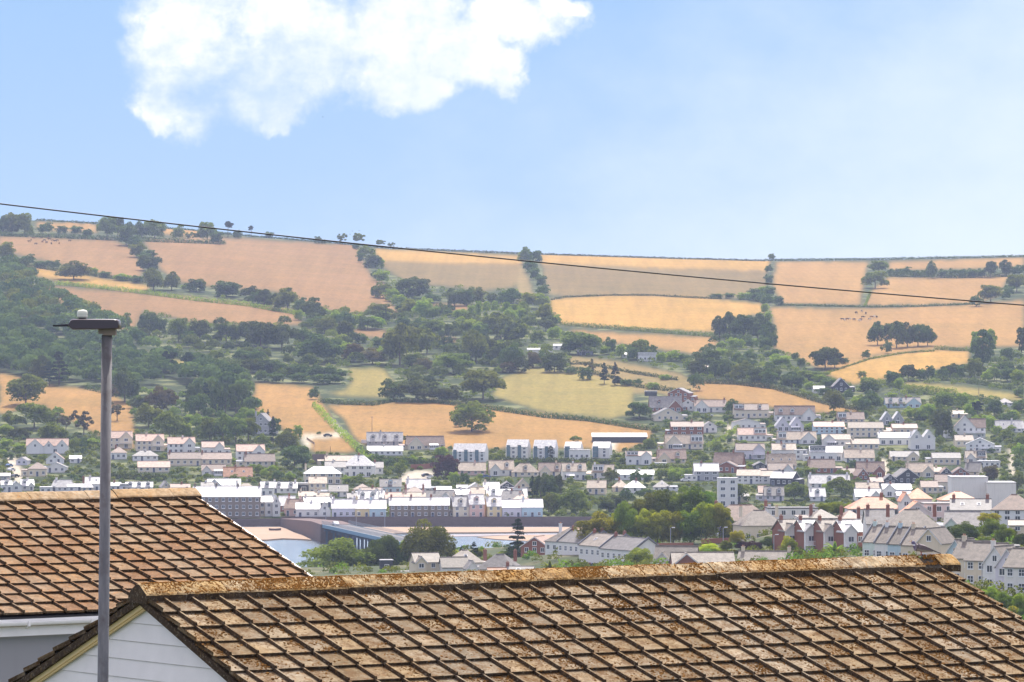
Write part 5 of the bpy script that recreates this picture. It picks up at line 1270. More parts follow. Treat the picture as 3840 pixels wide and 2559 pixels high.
trees('around the hillside cottages', 'Cc', '''90 1095 200 250 O; 330 990 120 150 d; 260 1090 110 130 o; 400 1060 120 120 l; 620 1190 220 310 O; 530 1180 140 130 D; 870 1185 145 110 d; 960 1215 130 80 l; 1110 1225 180 170 O; 1050 1240 130 120 d; 1230 1210 110 80 b; 1180 1200 100 110 d; 1400 1240 90 140 l; 820 1190 80 100 l; 1300 1250 90 90 l; 1480 1250 70 80 d; 40 1330 250 200 d; 120 1340 150 130 d; 220 1300 140 130 B; 400 1335 175 220 d; 300 1290 130 120 d; 540 1350 60 110 d; 690 1390 180 120 b; 660 1400 110 130 d; 820 1435 175 100 c; 910 1445 185 110 c; 1010 1450 60 120 d; 1100 1440 50 90 d; 1600 1490 150 100 d; 1560 1440 80 80 d; 1230 1480 60 110 l; 1330 1400 50 100 l''')
trees('in round copse beside golden field', 'Cc', '''1790 1045 185 150 D; 1870 1050 220 160 D; 1990 1060 235 200 D; 2110 1065 225 190 D; 2190 1080 170 140 D; 1920 1035 150 150 l; 2230 1120 120 100 d''')
trees('in lower copse right of centre', 'Cc', '''1680 1340 220 250 D; 1600 1360 150 140 d; 1780 1370 160 150 d; 1860 1400 180 160 d; 1980 1420 190 170 o; 2090 1440 170 160 d; 2200 1460 160 150 d; 1810 1135 60 90 l; 1900 1125 85 100 l; 1960 1140 90 90 l; 2030 1130 80 80 d; 2080 1130 80 80 l; 2160 1145 115 110 d; 1800 1210 80 120 l; 1870 1220 70 90 o; 2040 1260 110 120 d; 1950 1270 100 120 d; 1540 1330 90 90 d; 2210 1350 100 90 d''')
trees('beside the crest right of centre', 'Cc', '''2225 378 68 55 O; 2205 500 70 70 d; 2200 600 90 80 d; 2210 700 90 100 d; 2110 735 80 150 d; 2000 725 60 140 l; 2080 690 60 110 d; 1870 718 50 100 d; 1760 715 40 120 d; 2190 770 90 120 d; 2170 840 90 70 l; 2200 900 80 70 l''')
trees('in upper right hedgerows', 'Dd', '''1020 285 125 155 O; 990 408 160 195 O; 1130 302 60 90 d; 1190 305 65 80 d; 1250 305 80 110 d; 1330 308 60 90 d; 1460 325 145 90 D; 1400 312 60 80 d; 1560 318 75 90 d; 1640 318 80 90 d; 1720 318 80 90 d; 1800 318 80 100 d; 1880 318 80 90 d; 1960 318 155 105 D; 2090 305 140 120 D; 2180 300 90 90 d; 2235 290 80 60 d; 1960 530 170 175 O; 1840 560 95 110 d; 2180 440 170 170 O; 2090 500 90 90 d; 2110 470 90 110 d; 60 460 80 110 l; 110 530 60 110 d; 180 550 80 90 d; 30 520 70 90 d''')
trees('in oval copse in right field', 'Dd', '''1010 885 200 150 D; 1090 880 205 150 D; 1170 910 225 170 D; 1260 900 210 160 D; 1350 895 205 160 D; 1430 890 170 130 D; 1100 955 110 70 d; 1050 945 60 60 b; 915 1000 75 75 d''')
trees('in belt below the right fields', 'Dd', '''570 1085 200 220 D; 650 1075 150 150 D; 530 1075 130 100 d; 740 1040 50 70 d; 1890 1090 320 200 p; 1830 980 200 110 P; 1960 1000 230 130 P; 2220 990 240 110 p; 2100 1005 110 120 d; 1825 1155 170 150 o; 1270 1185 155 140 D; 1190 1180 60 80 d; 1450 1178 125 90 d; 1380 1180 90 80 d; 1620 1145 110 150 d; 1560 1160 90 110 d; 1700 1150 100 90 d; 1990 1180 140 120 o; 2100 1190 130 130 d; 2190 1210 140 120 l; 1930 1190 100 90 l; 1130 1215 130 130 d; 1190 1250 100 80 l; 930 1270 120 190 o; 880 1160 60 80 x; 200 1065 110 200 l; 430 1175 90 200 o; 290 1260 150 190 D; 130 1195 140 160 d; 370 1065 80 80 d; 60 1220 130 150 d; 150 985 70 70 d; 320 1010 70 70 d; 520 1190 60 110 l; 600 1240 80 120 d''')
trees('just above the right village', 'Dd', '''640 1450 210 170 O; 770 1335 85 90 d; 840 1405 90 120 l; 950 1420 150 170 D; 900 1440 110 120 d; 1040 1390 60 90 l; 1570 1405 150 180 o; 1720 1405 125 120 l; 1550 1568 170 170 D; 1380 1510 120 130 l; 1290 1500 100 120 l; 1820 1450 110 130 l; 1990 1490 160 130 D; 2200 1435 90 110 d; 1850 1545 190 110 n; 1930 1560 90 120 y; 2110 1530 90 150 d; 440 1250 60 90 y; 1130 1330 50 100 l; 1450 1480 90 90 d; 2200 1320 80 90 d; 560 1300 60 110 d; 2150 1500 80 90 l''')
trees('on estate slope at lower left', 'Lf', '''-10 120 200 200 D; 420 250 300 230 D; 620 262 330 240 C; 520 270 240 180 C; 270 480 330 400 O; 360 720 290 380 O; 100 700 170 160 o; 200 830 130 220 d; 560 850 200 300 O; 600 720 180 170 b; 690 760 190 180 b; 880 800 290 270 b; 1150 480 240 200 b; 1310 440 380 300 D; 1480 540 180 210 D; 1230 640 210 220 b; 1700 560 290 300 B; 1560 700 250 260 o; 1830 760 220 280 d; 1780 830 290 300 O; 1960 830 170 150 l; 2080 640 310 240 D; 1990 480 200 200 C; 2120 800 240 230 o; 2230 520 330 200 D; 2200 850 220 180 o; 40 800 130 200 l; 60 930 110 150 l; 200 960 90 160 l; 800 960 150 130 o; 880 1000 170 110 p; 980 900 80 150 y; 1560 1040 50 70 d; 90 1050 80 130 d; 30 1010 70 90 l; 450 1060 70 120 o''')
trees('around the grey stone mansion', 'C2', '''-60 330 420 200 D; 60 300 330 190 C; 180 330 360 170 D; 300 330 360 160 D; 420 330 340 170 p; 520 300 330 170 p; 590 350 250 110 D; 130 640 310 230 O; 270 650 330 240 O; 420 660 340 260 O; 570 650 320 230 O; 740 720 170 160 o; 860 680 330 130 c; 800 420 150 70 c; 880 560 200 140 D; 1020 740 250 250 O; 1150 610 160 120 l; 1110 960 300 370 D; 950 700 140 110 d; 1345 150 150 130 d; 660 360 80 90 y; 730 350 90 60 l''')
trees('in the left village gardens', 'C2', '''380 900 70 110 l; 480 940 70 90 l; 700 1040 130 130 o; 760 1060 100 100 l; 920 1110 130 130 d; 860 1010 90 110 l; 1060 1110 110 110 l; 400 1110 80 110 o; 230 1230 90 120 o; 90 1090 70 120 o; 1730 1160 120 130 l; 1860 1160 130 190 B; 1570 1330 90 110 o; 1880 780 90 90 d; 2000 880 90 160 l; 2100 900 110 130 d; 1400 560 30 60 d; 620 980 70 100 y; 500 1120 60 110 l; 1650 1100 90 90 o; 1950 820 80 90 o; 600 1120 60 110 o''')
trees('around the white townhouses', 'C3', '''1240 202 345 440 o; 1090 150 110 110 d; 1400 130 100 90 o; 450 680 160 150 o; 950 720 270 300 x; 1040 780 130 130 l; 1160 790 130 120 d; 900 480 120 140 l; 200 580 90 130 d; 330 600 110 150 d; 90 560 80 110 d; 480 600 110 110 d; 700 560 70 90 l; 1750 600 90 100 o; 590 550 80 110 l; 960 880 60 60 l; 840 800 60 110 o; 770 790 70 90 o; 1640 1160 80 90 o; 2090 1110 230 210 O; 1420 650 50 50 y; 1330 740 70 70 y''')
trees('behind the right waterfront', 'C4', '''140 960 260 140 c; 230 965 310 170 d; 330 970 300 170 d; 420 900 250 130 d; 340 520 150 110 C; 350 1110 230 220 O; 600 1110 310 300 O; 620 320 70 120 o; 1010 780 180 160 o; 1290 780 150 140 d; 1410 790 130 120 d; 1590 740 130 160 x; 1700 700 110 140 l; 1780 690 90 110 l; 1420 380 110 110 B; 870 780 60 90 d; 960 1090 160 200 d; 1080 1080 200 190 d; 1170 1000 170 150 D; 1380 960 130 170 D; 1480 960 120 110 o; 560 790 90 100 o; 460 610 70 110 o; 1070 520 80 120 o; 1150 560 80 110 o; 1240 630 60 90 o; 1900 560 50 60 o; 1640 130 70 110 d; 1330 45 180 170 D; 1870 90 50 70 d; 1750 560 60 80 o; 1500 210 70 100 o; 750 740 60 80 l; 450 1150 80 130 o; 700 1160 90 100 o''')
trees('in the central hillside gardens', 'C5', '''270 480 190 230 D; 1250 420 150 150 D; 760 460 80 80 d; 870 460 60 80 l; 1580 560 90 110 d; 1320 1370 240 270 O; 1900 1330 190 240 O; 1440 990 60 80 l; 2060 1070 90 170 o; 1960 1120 110 100 d; 1220 740 90 80 d; 1370 760 60 80 l; 390 790 120 110 B; 1230 660 70 80 y; 1130 560 60 110 l; 1180 520 80 60 d; 2060 600 80 110 l; 1660 600 60 80 l; 960 940 90 110 o; 880 880 80 110 o; 1100 830 110 110 o; 1420 690 60 90 l; 1640 700 60 100 o; 2150 480 60 110 o; 600 560 60 90 o; 700 1130 110 110 l; 620 1130 130 100 l; 780 1060 70 110 l; 2200 760 70 110 d; 320 1060 70 60 o''')
trees('in the far right hillside gardens', 'C6', '''1380 700 330 190 D; 1240 480 170 170 l; 1120 490 120 120 o; 1700 480 180 160 l; 1740 560 120 130 l; 1890 600 150 130 y; 1960 650 100 110 l; 2060 700 130 150 o; 2200 760 120 130 o; 2190 900 170 150 l; 2180 1020 120 120 d; 1900 1130 190 160 B; 2050 1200 150 150 o; 2170 1230 200 160 o; 1210 920 110 110 o; 930 990 80 110 o; 440 1000 90 110 d; 330 1180 190 200 O; 320 1290 200 260 O; 180 1270 130 150 l; 850 1030 60 80 d; 650 1120 60 90 o; 1150 1190 100 110 o; 1230 1170 60 90 l; 1560 930 60 90 o; 860 560 60 90 o; 380 640 60 100 d; 560 470 80 80 d; 1340 1040 80 60 l; 1900 840 60 80 d; 2020 960 90 80 o; 1500 840 80 60 l; 1360 760 110 100 o; 1500 700 110 70 o; 1100 880 60 70 l; 730 890 70 60 o; 710 950 80 60 o; 500 1150 60 70 o; 2030 1110 100 90 o; 2110 620 80 90 l; 250 760 50 80 o''')

trees('in and above the oak field', 'V', '1110 918 76 92 O; 1030 925 40 60 d; 960 922 60 90 d; 905 920 50 60 d')

# hedges: each run is one clipped or wild hedge that follows the ground
def hedge(name, pts, hv, leaf, label, wm=2.2, far_=True, Dn=None, dens=1.0, kind_stuff=False):
    rg = np.random.default_rng(abs(hash(label)) % 9999 if False else sum(map(ord, label))); C = []; N = []; T = []
    P = [far(u*S, v*S) if far_ else at(u*S, v*S, Dn) for u, v in pts]; org = P[0].copy(); size = None
    for a, b in zip(range(len(pts)-1), range(1, len(pts))):
        seg = math.hypot((pts[b][0]-pts[a][0])*S, (pts[b][1]-pts[a][1])*S); n = max(2, int(seg/6))
        for k in range(n):
            t = k/n; u = (pts[a][0]+(pts[b][0]-pts[a][0])*t)*S; v = (pts[a][1]+(pts[b][1]-pts[a][1])*t)*S
            p = far(u, v) if far_ else at(u, v, Dn); m = p.y/FPX; h = hv*S*m*rg.uniform(.75, 1.25); r = max(6*m*.9, h*.45)
            cnt = int((18+hv*2.6)*dens); d = unit(cnt, rg); d[:, 2] = np.abs(d[:, 2])
            C.append(np.array(p)-np.array(org)+np.array([0, 0, -.1])+d*np.array([r, max(1.0, min(wm, r*1.2)), h*.95])*rg.uniform(.75, 1.05, (cnt, 1))); N.append(d); T.append(np.clip(rg.uniform(0, .6)+rg.uniform(0, .45, cnt), 0, 1)); size = max(.32, 2.3*m*.9)
    C = np.concatenate(C); N = np.concatenate(N); T = np.concatenate(T)
    o = obj(name, quads(name, leafquads(C, N, size, rg), LEAF[leaf], np.stack([T, T, T, T*0+1], -1)), None, org); tag(o, label, 'hedge', None, 'stuff' if kind_stuff else None); return o
hedge('hedge', [(85, 504), (240, 512), (440, 527), (560, 541), (700, 553), (900, 572)], 5, 'd', 'dark skyline hedge along the crest, left half')
hedge('hedge', [(900, 572), (1050, 578), (1250, 586), (1500, 594), (1760, 601)], 4.5, 'd', 'dark skyline hedge along the crest, middle stretch')
hedge('hedge', [(1760, 600), (2000, 598), (2200, 594), (2400, 590)], 6, 'd', 'dark skyline hedge along the crest, right end')
hedge('hedge', [(130, 655), (200, 661), (330, 676), (450, 692), (560, 703), (720, 730)], 12, 'l', 'bright green hedge between the two pink left fields')
hedge('hedge', [(0, 543), (100, 546), (240, 552), (340, 556), (520, 562)], 11, 'd', 'dark hedge beneath the skyline trees at far left')
hedge('hedge', [(60, 612), (140, 625), (250, 640), (330, 650)], 9, 'd', 'thin hedge above the narrow golden strip')
hedge('hedge', [(1268, 690), (1300, 684), (1400, 680), (1500, 680), (1600, 686), (1660, 688)], 5, 'd', 'low dark hedge on the top edge of the golden field')
hedge('hedge', [(1290, 748), (1450, 760), (1640, 775), (1690, 778)], 11, 'o', 'hedge on the bottom edge of the golden field')
hedge('hedge', [(1790, 702), (1860, 704), (2000, 707), (2100, 706), (2240, 700)], 6, 'B' if False else 'd', 'broken low hedge above the cattle field')
hedge('hedge', [(1885, 862), (1920, 852), (2000, 826), (2080, 812), (2150, 808)], 5, 'o', 'hedge curving above the lower golden field')
hedge('hedge', [(2150, 804), (2235, 808)], 10, 'o', 'short hedge right of the oval copse')
hedge('hedge', [(2045, 636), (2200, 640), (2320, 636)], 12, 'd', 'thick hedge between the top right fields')
hedge('hedge', [(735, 925), (790, 930), (860, 932), (900, 924), (1000, 926), (1130, 942)], 12, 'd', 'hedge between the green patch and oak field, left')
hedge('hedge', [(1130, 942), (1250, 960), (1350, 968), (1480, 988), (1520, 990)], 13, 'd', 'hedge above the barn, right of the oak')
hedge('hedge', [(722, 935), (745, 960), (785, 1000), (820, 1035), (842, 1058)], 18, 'l', 'bright diagonal hedge beside the farm track')
hedge('hedge', [(2080, 902), (2200, 915), (2353, 935)], 12, 'd', 'dark hedge below the straw strip at right')
hedge('hedge', [(2020, 880), (2090, 893), (2200, 905)], 12, 'l', 'pale hedge left of the straw strip')
hedge('hedge', [(2150, 872), (2250, 884), (2353, 900)], 14, 'd', 'hedge above the straw strip at right')
hedge('hedge', [(1310, 850), (1400, 868), (1460, 890), (1500, 895), (1590, 905)], 11, 'd', 'dark hedge between scrub field and green field')
hedge('hedge', [(1240, 838), (1350, 838), (1460, 860), (1560, 875)], 9, 'd', 'hedge along the lane in front of the hillside cottages')
hedge('hedge', [(1590, 880), (1690, 884), (1780, 895), (1900, 930), (2000, 950)], 14, 'd', 'dark hedge above the right tan field')
hedge('hedge', [(1988, 705), (2000, 672)], 8, 'o', 'short hedge going up from the broken hedge')
hedge('hedge', [(895, 720), (1000, 722), (1100, 722)], 8, 'd', 'hedge crossing the small pink patches')
hedge('hedge', [(400, 822), (500, 838), (620, 855), (700, 860)], 22, 'd', 'broad dark hedge belt under the line of trees')
hedge('hedge', [(200, 895), (280, 912), (310, 920)], 14, 'd', 'dark hedge crossing behind the lamp column')
hedge('hedge', [(845, 1060), (1000, 1070), (1040, 1075)], 16, 'd', 'dark hedge bank below the dormer house')
hedge('hedge', [(880, 1008), (950, 1012)], 9, 'd', 'clipped hedge behind the cream bungalow')
hedge('hedge', [(1140, 1062), (1260, 1065), (1420, 1068)], 14, 'd', 'dark hedge bank in front of the white townhouses')
hedge('hedge', [(1500, 1075), (1580, 1078), (1640, 1068)], 12, 'o', 'green hedge bank below the brown-gabled house')
hedge('hedge', [(1620, 1030), (1660, 1015), (1700, 985)], 14, 'l', 'bright diagonal hedge between the cream chalets')
hedge('hedge', [(1770, 1012), (1900, 1014), (2030, 1016)], 9, 'd', 'long clipped hedge above the lilac house')
hedge('hedge', [(235, 1100), (310, 1102), (380, 1104)], 18, 'd', 'dark hedge in the left village behind the lamp')

# stuff: dense hanging wood on the left, understorey of the hillside, garden greenery
def canopy_stuff(name, poly, n, rpx, per, leaf, label, cat, avoid=None, seed=1, lift=.5, fn=None, zsc=1.0):
    rg = np.random.default_rng(seed); xs = [p[0] for p in poly]; ys = [p[1] for p in poly]; C = []; N = []; T = []; k = 0; tries = 0
    while k < n and tries < n*40:
        tries += 1; u, v = rg.uniform(min(xs), max(xs)), rg.uniform(min(ys), max(ys))
        if not in_poly(np.array([u]), np.array([v]), poly)[0]: continue
        if fn and not fn(u, v): continue
        p = far(u*S, v*S); m = p.y/FPX; r = rg.uniform(*rpx)*S*m; k += 1
        d = unit(per, rg); d[:, 2] = np.where(d[:, 2] < -.2, -d[:, 2], d[:, 2]); sc = np.array([r, r, r*.8*zsc])
        C.append(np.array(p)+np.array([0, 0, r*lift])+d*sc*rg.uniform(.7, 1.08, (per, 1))); N.append(d); T.append(np.clip(rg.uniform(0, .8)+rg.uniform(0, .3, per), 0, 1)); 
    C = np.concatenate(C); N = np.concatenate(N); T = np.concatenate(T)
    sz = .17*np.mean([rpx])*S*.17
    o = obj(name, quads(name, leafquads(C, N, max(.4, sz), rg), LEAF[leaf], np.stack([T, T, T, T*0+1], -1))); tag(o, label, cat, None, 'stuff'); return o
canopy_stuff('woodland', [(-60, 640), (20, 625), (80, 650), (130, 700), (230, 735), (290, 772), (370, 830), (470, 850), (560, 880), (590, 960), (520, 935), (400, 870), (300, 905), (230, 890), (130, 885), (0, 850), (-60, 850)], 340, (15, 26), 240, 'd', 'dense dark hanging wood on the left hillside', 'wood', seed=4, lift=1.0)
canopy_stuff('woodland', [(-60, 640), (20, 625), (80, 650), (130, 700), (230, 735), (260, 790), (150, 765), (0, 740), (-60, 740)], 90, (12, 19), 200, 'o', 'paler upper edge of the wood at far left', 'wood', seed=14, lift=1.3)
def not_field0(u, v): return not_field(u, v)
def not_field(u, v):
    for nm, pl in FIELDS.items():
        for p in pl:
            if in_poly(np.array([u]), np.array([v]), p)[0]: return False
    return True
canopy_stuff('scrub', [(300, 680), (860, 700), (870, 600), (900, 640), (1190, 670), (1250, 680), (1270, 720), (1290, 760), (1600, 830), (1760, 720), (1790, 800), (1880, 850), (2000, 880), (2240, 850), (2353, 800), (2353, 950), (2050, 950), (1900, 940), (1600, 870), (1300, 870), (1140, 930), (880, 900), (590, 870), (300, 770)], 1500, (5, 10), 60, 'o', 'scrub and understorey filling the valley between the fields', 'scrub', seed=6, fn=not_field, lift=.5)
def garden_ok(u, v):
    uu, vv = u*S, v*S
    for (a, b, vt, vb, D) in FACES:
        if a-4 < uu < b+4 and vb-2 < vv < vb+16: return False      # would stand in front of a facade
        if a < uu < b and vt < vv < vb+2: return False
    return not_field(u, v)
CW = [(300, 770), (640, 735), (900, 715), (1180, 690), (1270, 700), (1290, 760), (1290, 840), (1150, 880), (900, 895), (590, 870), (420, 810)]
canopy_stuff('woodland', CW, 90, (11, 20), 230, 'd', 'merged dark tree canopies filling the central valley', 'wood', seed=21, fn=not_field, lift=.8)
canopy_stuff('woodland', CW, 50, (9, 17), 220, 'o', 'merged mid-green tree canopies filling the central valley', 'wood', seed=22, fn=not_field, lift=1.0)
canopy_stuff('woodland', [(1560, 790), (1760, 740), (1790, 830), (1900, 880), (2230, 850), (2353, 800), (2353, 880), (2080, 880), (2000, 940), (1880, 930), (1580, 860)], 60, (8, 14), 200, 'd', 'merged dark tree canopies in the right-hand valley', 'wood', seed=23, fn=not_field, lift=.8)
canopy_stuff('woodland', [(120, 880), (300, 900), (600, 940), (600, 1000), (420, 1000), (120, 990)], 60, (9, 15), 200, 'o', 'green canopies behind the left village', 'wood', seed=24, fn=not_field, lift=.8)
VIL = [(-60, 985), (200, 1000), (300, 990), (560, 1000), (690, 1030), (850, 1060), (880, 1000), (1100, 1020), (1500, 1010), (1490, 940), (1600, 940), (1900, 950), (2100, 920), (2420, 930), (2420, 1190), (-60, 1190)]
canopy_stuff('garden_shrubs', VIL, 1700, (4, 8), 55, 'o', 'green garden shrubs and hedging between the village houses', 'shrubs', seed=7, fn=garden_ok, lift=.45)
canopy_stuff('garden_shrubs', VIL, 900, (3.5, 6.5), 55, 'o', 'paler garden bushes scattered between the village houses', 'shrubs', seed=8, fn=garden_ok, lift=.45)
canopy_stuff('garden_shrubs', VIL, 500, (4, 8), 70, 'd', 'dark garden evergreens scattered between the village houses', 'shrubs', seed=9, fn=garden_ok, lift=.6)

# ------------------------------------------------------------------ near town (the camera's side of the river)
def palm_proto():
    if 'palm' in PROTO: return PROTO['palm']
    rg = np.random.default_rng(3); Q = []; T = []
    for k in range(46):
        a = rg.uniform(0, 6.28); el = rg.uniform(.1, 1.35); L_ = rg.uniform(.42, .6); p = np.array([0, 0, .42]); dr = np.array([math.cos(a)*math.cos(el), math.sin(a)*math.cos(el), math.sin(el)]); sd_ = np.array([-math.sin(a), math.cos(a), 0]); st = 7
        for j in range(st):
            q = p+dr*L_/st; w0 = .035*(1-j/st)+.008
            for sg in (-1, 1): Q.append([p, q, q+sd_*sg*w0*2.2-np.array([0, 0, .03]), p+sd_*sg*w0*2.4-np.array([0, 0, .03])]); T.append(rg.uniform(.2, 1))
            p = q; dr = dr+np.array([0, 0, -.24]); dr /= np.linalg.norm(dr)
    Q = np.array(Q); T = np.array(T); PROTO['palm'] = quads('fronds', Q, LEAF['l'], np.stack([T, T, T, T*0+1], -1)); return PROTO['palm']
def nhouse(crop, x, y, D, W_, H, RH, dep, yaw, typ, wall, roof, opt, label, name='house', cat='house', grp=None):
    x0, y0, s = CROPS[crop]; u = x0+x/s; v = y0+y/s; P = at(u, v, D); HSEED[0] += 1
    o = house(P, W_, H, RH, typ, wall, roof, opt, dep, yaw, HSEED[0], name); tag(o, label, cat, grp); NEARG.append(tuple(P-Vector((0, 0, .1))))
    q = P+Vector((math.sin(R_(-yaw)), math.cos(R_(yaw)), 0))*dep; NEARG.append((q.x, q.y, P.z+.4)); return o
nh = nhouse
nh('C7', 120, 655, 1100, 16, 6.4, 2.8, 8.5, -60, 'S', 'W', 'g', 'n2 x c2 R B p', 'far unit of the white terrace with brick ground floor facing the river')
nh('C7', 310, 690, 1078, 16, 6.4, 2.8, 8.5, -60, 'S', 'W', 's', 'n2 x c2 R B p k2', 'middle unit of the white terrace with brick ground floor, skylights in roof')
nh('C7', 500, 725, 1056, 16, 6.4, 2.8, 8.5, -60, 'S', 'W', 'g', 'n2 x c1 R B p', 'nearest unit of the white terrace with brick ground floor, beside a bushy tree')
nh('C7', 1640, 430, 1125, 15, 5.6, 4.0, 10, 12, 'H', 'W', 'b', 'n2 c2 R', 'large white house with broad brown hipped roof right of the park trees')
nh('C7', 1800, 435, 1085, 11, 4.3, 3.7, 9, 14, 'H', 'C', 's', 'n1 x c2', 'cream house with tall hipped roof and pale chimneys right of the park')
nh('C7', 1010, 690, 985, 9.5, 2.2, 3.4, 8, -10, 'l', 'M', 's', 'n1', 'mottled brown hipped bungalow with pale gable just above the ridge')
nh('C7', 1270, 700, 940, 13.5, 1.8, 2.4, 7, 4, 'l', 'R', 's', 'f n1', 'long ribbed brown roof with a brick gable at its left end')
nh('C7', 1790, 700, 965, 12, 1.6, 3.0, 8, -14, 'S', 'C', 's', 'f n1 c2 m', 'brown roof with two pale chimneys just above the tiled ridge')
nh('C7', 2060, 225, 1120, 13, 2.6, .3, 8, 4, 'F', 'W', 'd', 'c2 n1', 'white flat-roofed building with two white chimneys behind the cream house')
nh('C9', 2120, 575, 1140, 10, 6.2, 3.6, 10, -48, 'H', 'W', 's', 'n2 c1', 'tall shabby white house with lichened hipped roof at the end of the terrace')
nh('C9', 1935, 565, 1165, 8, 4.6, 2.6, 8, -20, 'G', 'R', 'k', '', 'pink brick gabled building behind the bright yellow tree')
nh('C9', 1080, 690, 1060, 6.4, 4.2, 2.1, 7, 14, 'l', 'C', 's', 'n2 x', 'cream bay-fronted villa at the left of the riverside group')
nh('C9', 1300, 690, 1055, 6.4, 2.9, 2.3, 7, 8, 'S', 'W', 's', 'n1', 'white villa wing with brown roof, second of the riverside group')
nh('C9', 1390, 650, 1085, 8.6, 3.0, 2.9, 8, 8, 'H', 'W', 's', 'n1 k1', 'hipped brown roof with a skylight at the back of the riverside group')
nh('C9', 1440, 690, 1050, 2.8, 2.6, 1.8, 5, 12, 'G', 'W', 'g', '', 'narrow white gabled wing in the middle of the riverside group')
nh('C9', 1610, 690, 1058, 9.5, 2.4, 3.6, 8, -22, 'H', 'R', 'g', 'n1 c2 R', 'grey hipped roof with tall brick chimneys in the riverside group')
nh('C9', 1640, 700, 1030, 4.2, 1.4, 1.4, 5, 6, 'S', 'R', 'r', 'n1 f', 'small terracotta roofed extension beside the brick chimney')
nh('C9', 1800, 690, 1040, 7, 1.4, 1.5, 6, -6, 'S', 'W', 'g', 'n1 f k1 c1 R', 'low grey roof crowded with pots near the palm')
nh('C9', 915, 680, 1075, 5, 1.4, .25, 4, 4, 'F', 'W', 'g', '', 'low flat grey roof left of the cream villa')
nh('C9', 750, 640, 1110, 3.2, 3.2, .25, 3, 8, 'F', 'K', 'w', '', 'dark blue kiosk with pale flat top between the riverside trees', 'kiosk', 'kiosk')
for i, (x, y, D_, lab) in enumerate(((110, 640, 1012, 'left'), (300, 645, 1006, 'second'), (490, 650, 1000, 'third'), (690, 655, 994, 'right'))):
    nh('C8', x, y, D_, 5.4, 6.6, 2.4, 8, 18, 'l', 'R', 'w' if i % 2 else 's', 'i g.56 n2 x c1 R o', {'left': 'leftmost red brick villa with white gabled bay and balcony in the Edwardian row', 'second': 'second red brick villa from left in the Edwardian row', 'third': 'third red brick villa from left in the Edwardian row', 'right': 'rightmost red brick villa in the Edwardian row, next to grey roofs'}[lab], grp='red brick villas of the Edwardian row')
nh('C8', 400, 330, 1060, 6.5, 2.2, 2.0, 8, 10, 'H', 'W', 's', 'n1 c1 R', 'tan hipped roof just behind the left Edwardian villas')
nh('C8', 680, 335, 1060, 5.5, 2.2, 1.8, 8, 10, 'H', 'W', 'b', 'n1 c1 R', 'small brown hipped roof behind the middle Edwardian villas')
nh('C8', 910, 380, 1045, 9, 2.4, 2.4, 8, 6, 'H', 'W', 'g', 'n1 c1 R', 'grey hipped roof behind the right Edwardian villas')
nh('C8', 950, 480, 985, 6.5, 4.2, 3.2, 8, 2, 'S', 'W', 'g', 'n1 c1 R', 'brown-grey roof joining the Edwardian row to the big hipped roof')
nh('C8', 1290, 510, 965, 12.2, 3.8, 4.1, 10, 6, 'H', 'R', 's', 'n1 c2 R', 'large stone-coloured hipped roof over brick walls right of the villas')
for i, (x, y, D_, wl_, lab) in enumerate(((900, 660, 905, 'H', 'mint green end house of the pastel terrace left of the pigeon'), (1020, 672, 897, 'W', 'white house second in the pastel terrace left of the pigeon'), (1150, 684, 889, 'B', 'pale blue house third in the pastel terrace left of the pigeon'), (1280, 696, 881, 'C', 'cream house behind the pigeon in the pastel terrace'))):
    nh('C8', x, y, D_, 6.6, 3.9, 3.2, 8, -36, 'S', wl_, 's', 'n1 f x c1 p'+(' k1' if i == 0 else ''), lab)
nh('C8', 1420, 700, 872, 5.4, 4.4, 2.9, 8, -30, 'G', 'C', 's', 'n1', 'cream gable end just behind the pigeon')
for i, (x, y, D_, ty, wl_, lab) in enumerate(((1680, 880, 800, 'G', 'B', 'light blue gabled end of the right-hand pastel terrace'), (1800, 905, 792, 'S', 'C', 'cream house second in the right-hand pastel terrace'), (1935, 930, 780, 'S', 'C', 'cream house with dark windows in the middle of the right-hand terrace'), (2065, 965, 768, 'G', 'W', 'white gabled house in the right-hand terrace'), (2190, 1000, 752, 'G', 'L', 'lilac white gabled house in the right-hand terrace'), (2330, 1010, 740, 'S', 'W', 'white house cut by the right edge of the picture'))):
    nh('C8', x, y, D_, 6.6 if ty == 'S' else 4.6, 5.0, 3.0, 8, -32, ty, wl_, 's', 'n2 f x'+(' c1 k1' if i in (1, 3) else ''), lab)
nh('C8', 2165, 630, 860, 6, 2.2, .2, 5, -4, 'F', 'K', 'g', 'v', 'dark flat-roofed garage above the right-hand terrace', 'garage', 'garage')
nh('C8', 1740, 430, 1000, 8, 2.6, 3.2, 8, -10, 'l', 'H', 'g', 'n1', 'mint gabled house with grey roof behind the round dark tree')
nh('C8', 2240, 300, 975, 9.5, 3.2, 3.3, 9, -12, 'H', 'W', 'b', 'n2', 'white house with brown hipped roof at the right edge')
nh('C8', 2290, 390, 930, 3.6, 1.6, 1.0, 5, -6, 'S', 'C', 's', 'n1 f', 'small cream outbuilding at the right edge above the shrubs')
nh('C8', 900, 245, 1085, 13.6, 2.4, 2.8, 10, 2, 'H', 'W', 'r', 'n1 c1 m R', 'long orange hipped tile roof left of the curved white gable')
nh('C8', 1200, 240, 1078, 2.4, 4.3, 1.9, 8, 2, 'G', 'W', 'r', '', 'tall narrow white gable between two orange roofs')
nh('C8', 1330, 230, 1092, 6.4, 4.6, 2.5, 8, 2, 'H', 'M', 'r', 'v n1', 'orange hipped roof directly right of the narrow white gable')
nh('C8', 1310, 300, 1060, 7, 2.6, 2.7, 8, 2, 'G', 'M', 'r', 'n1', 'low orange gable in front of the other orange roofs')
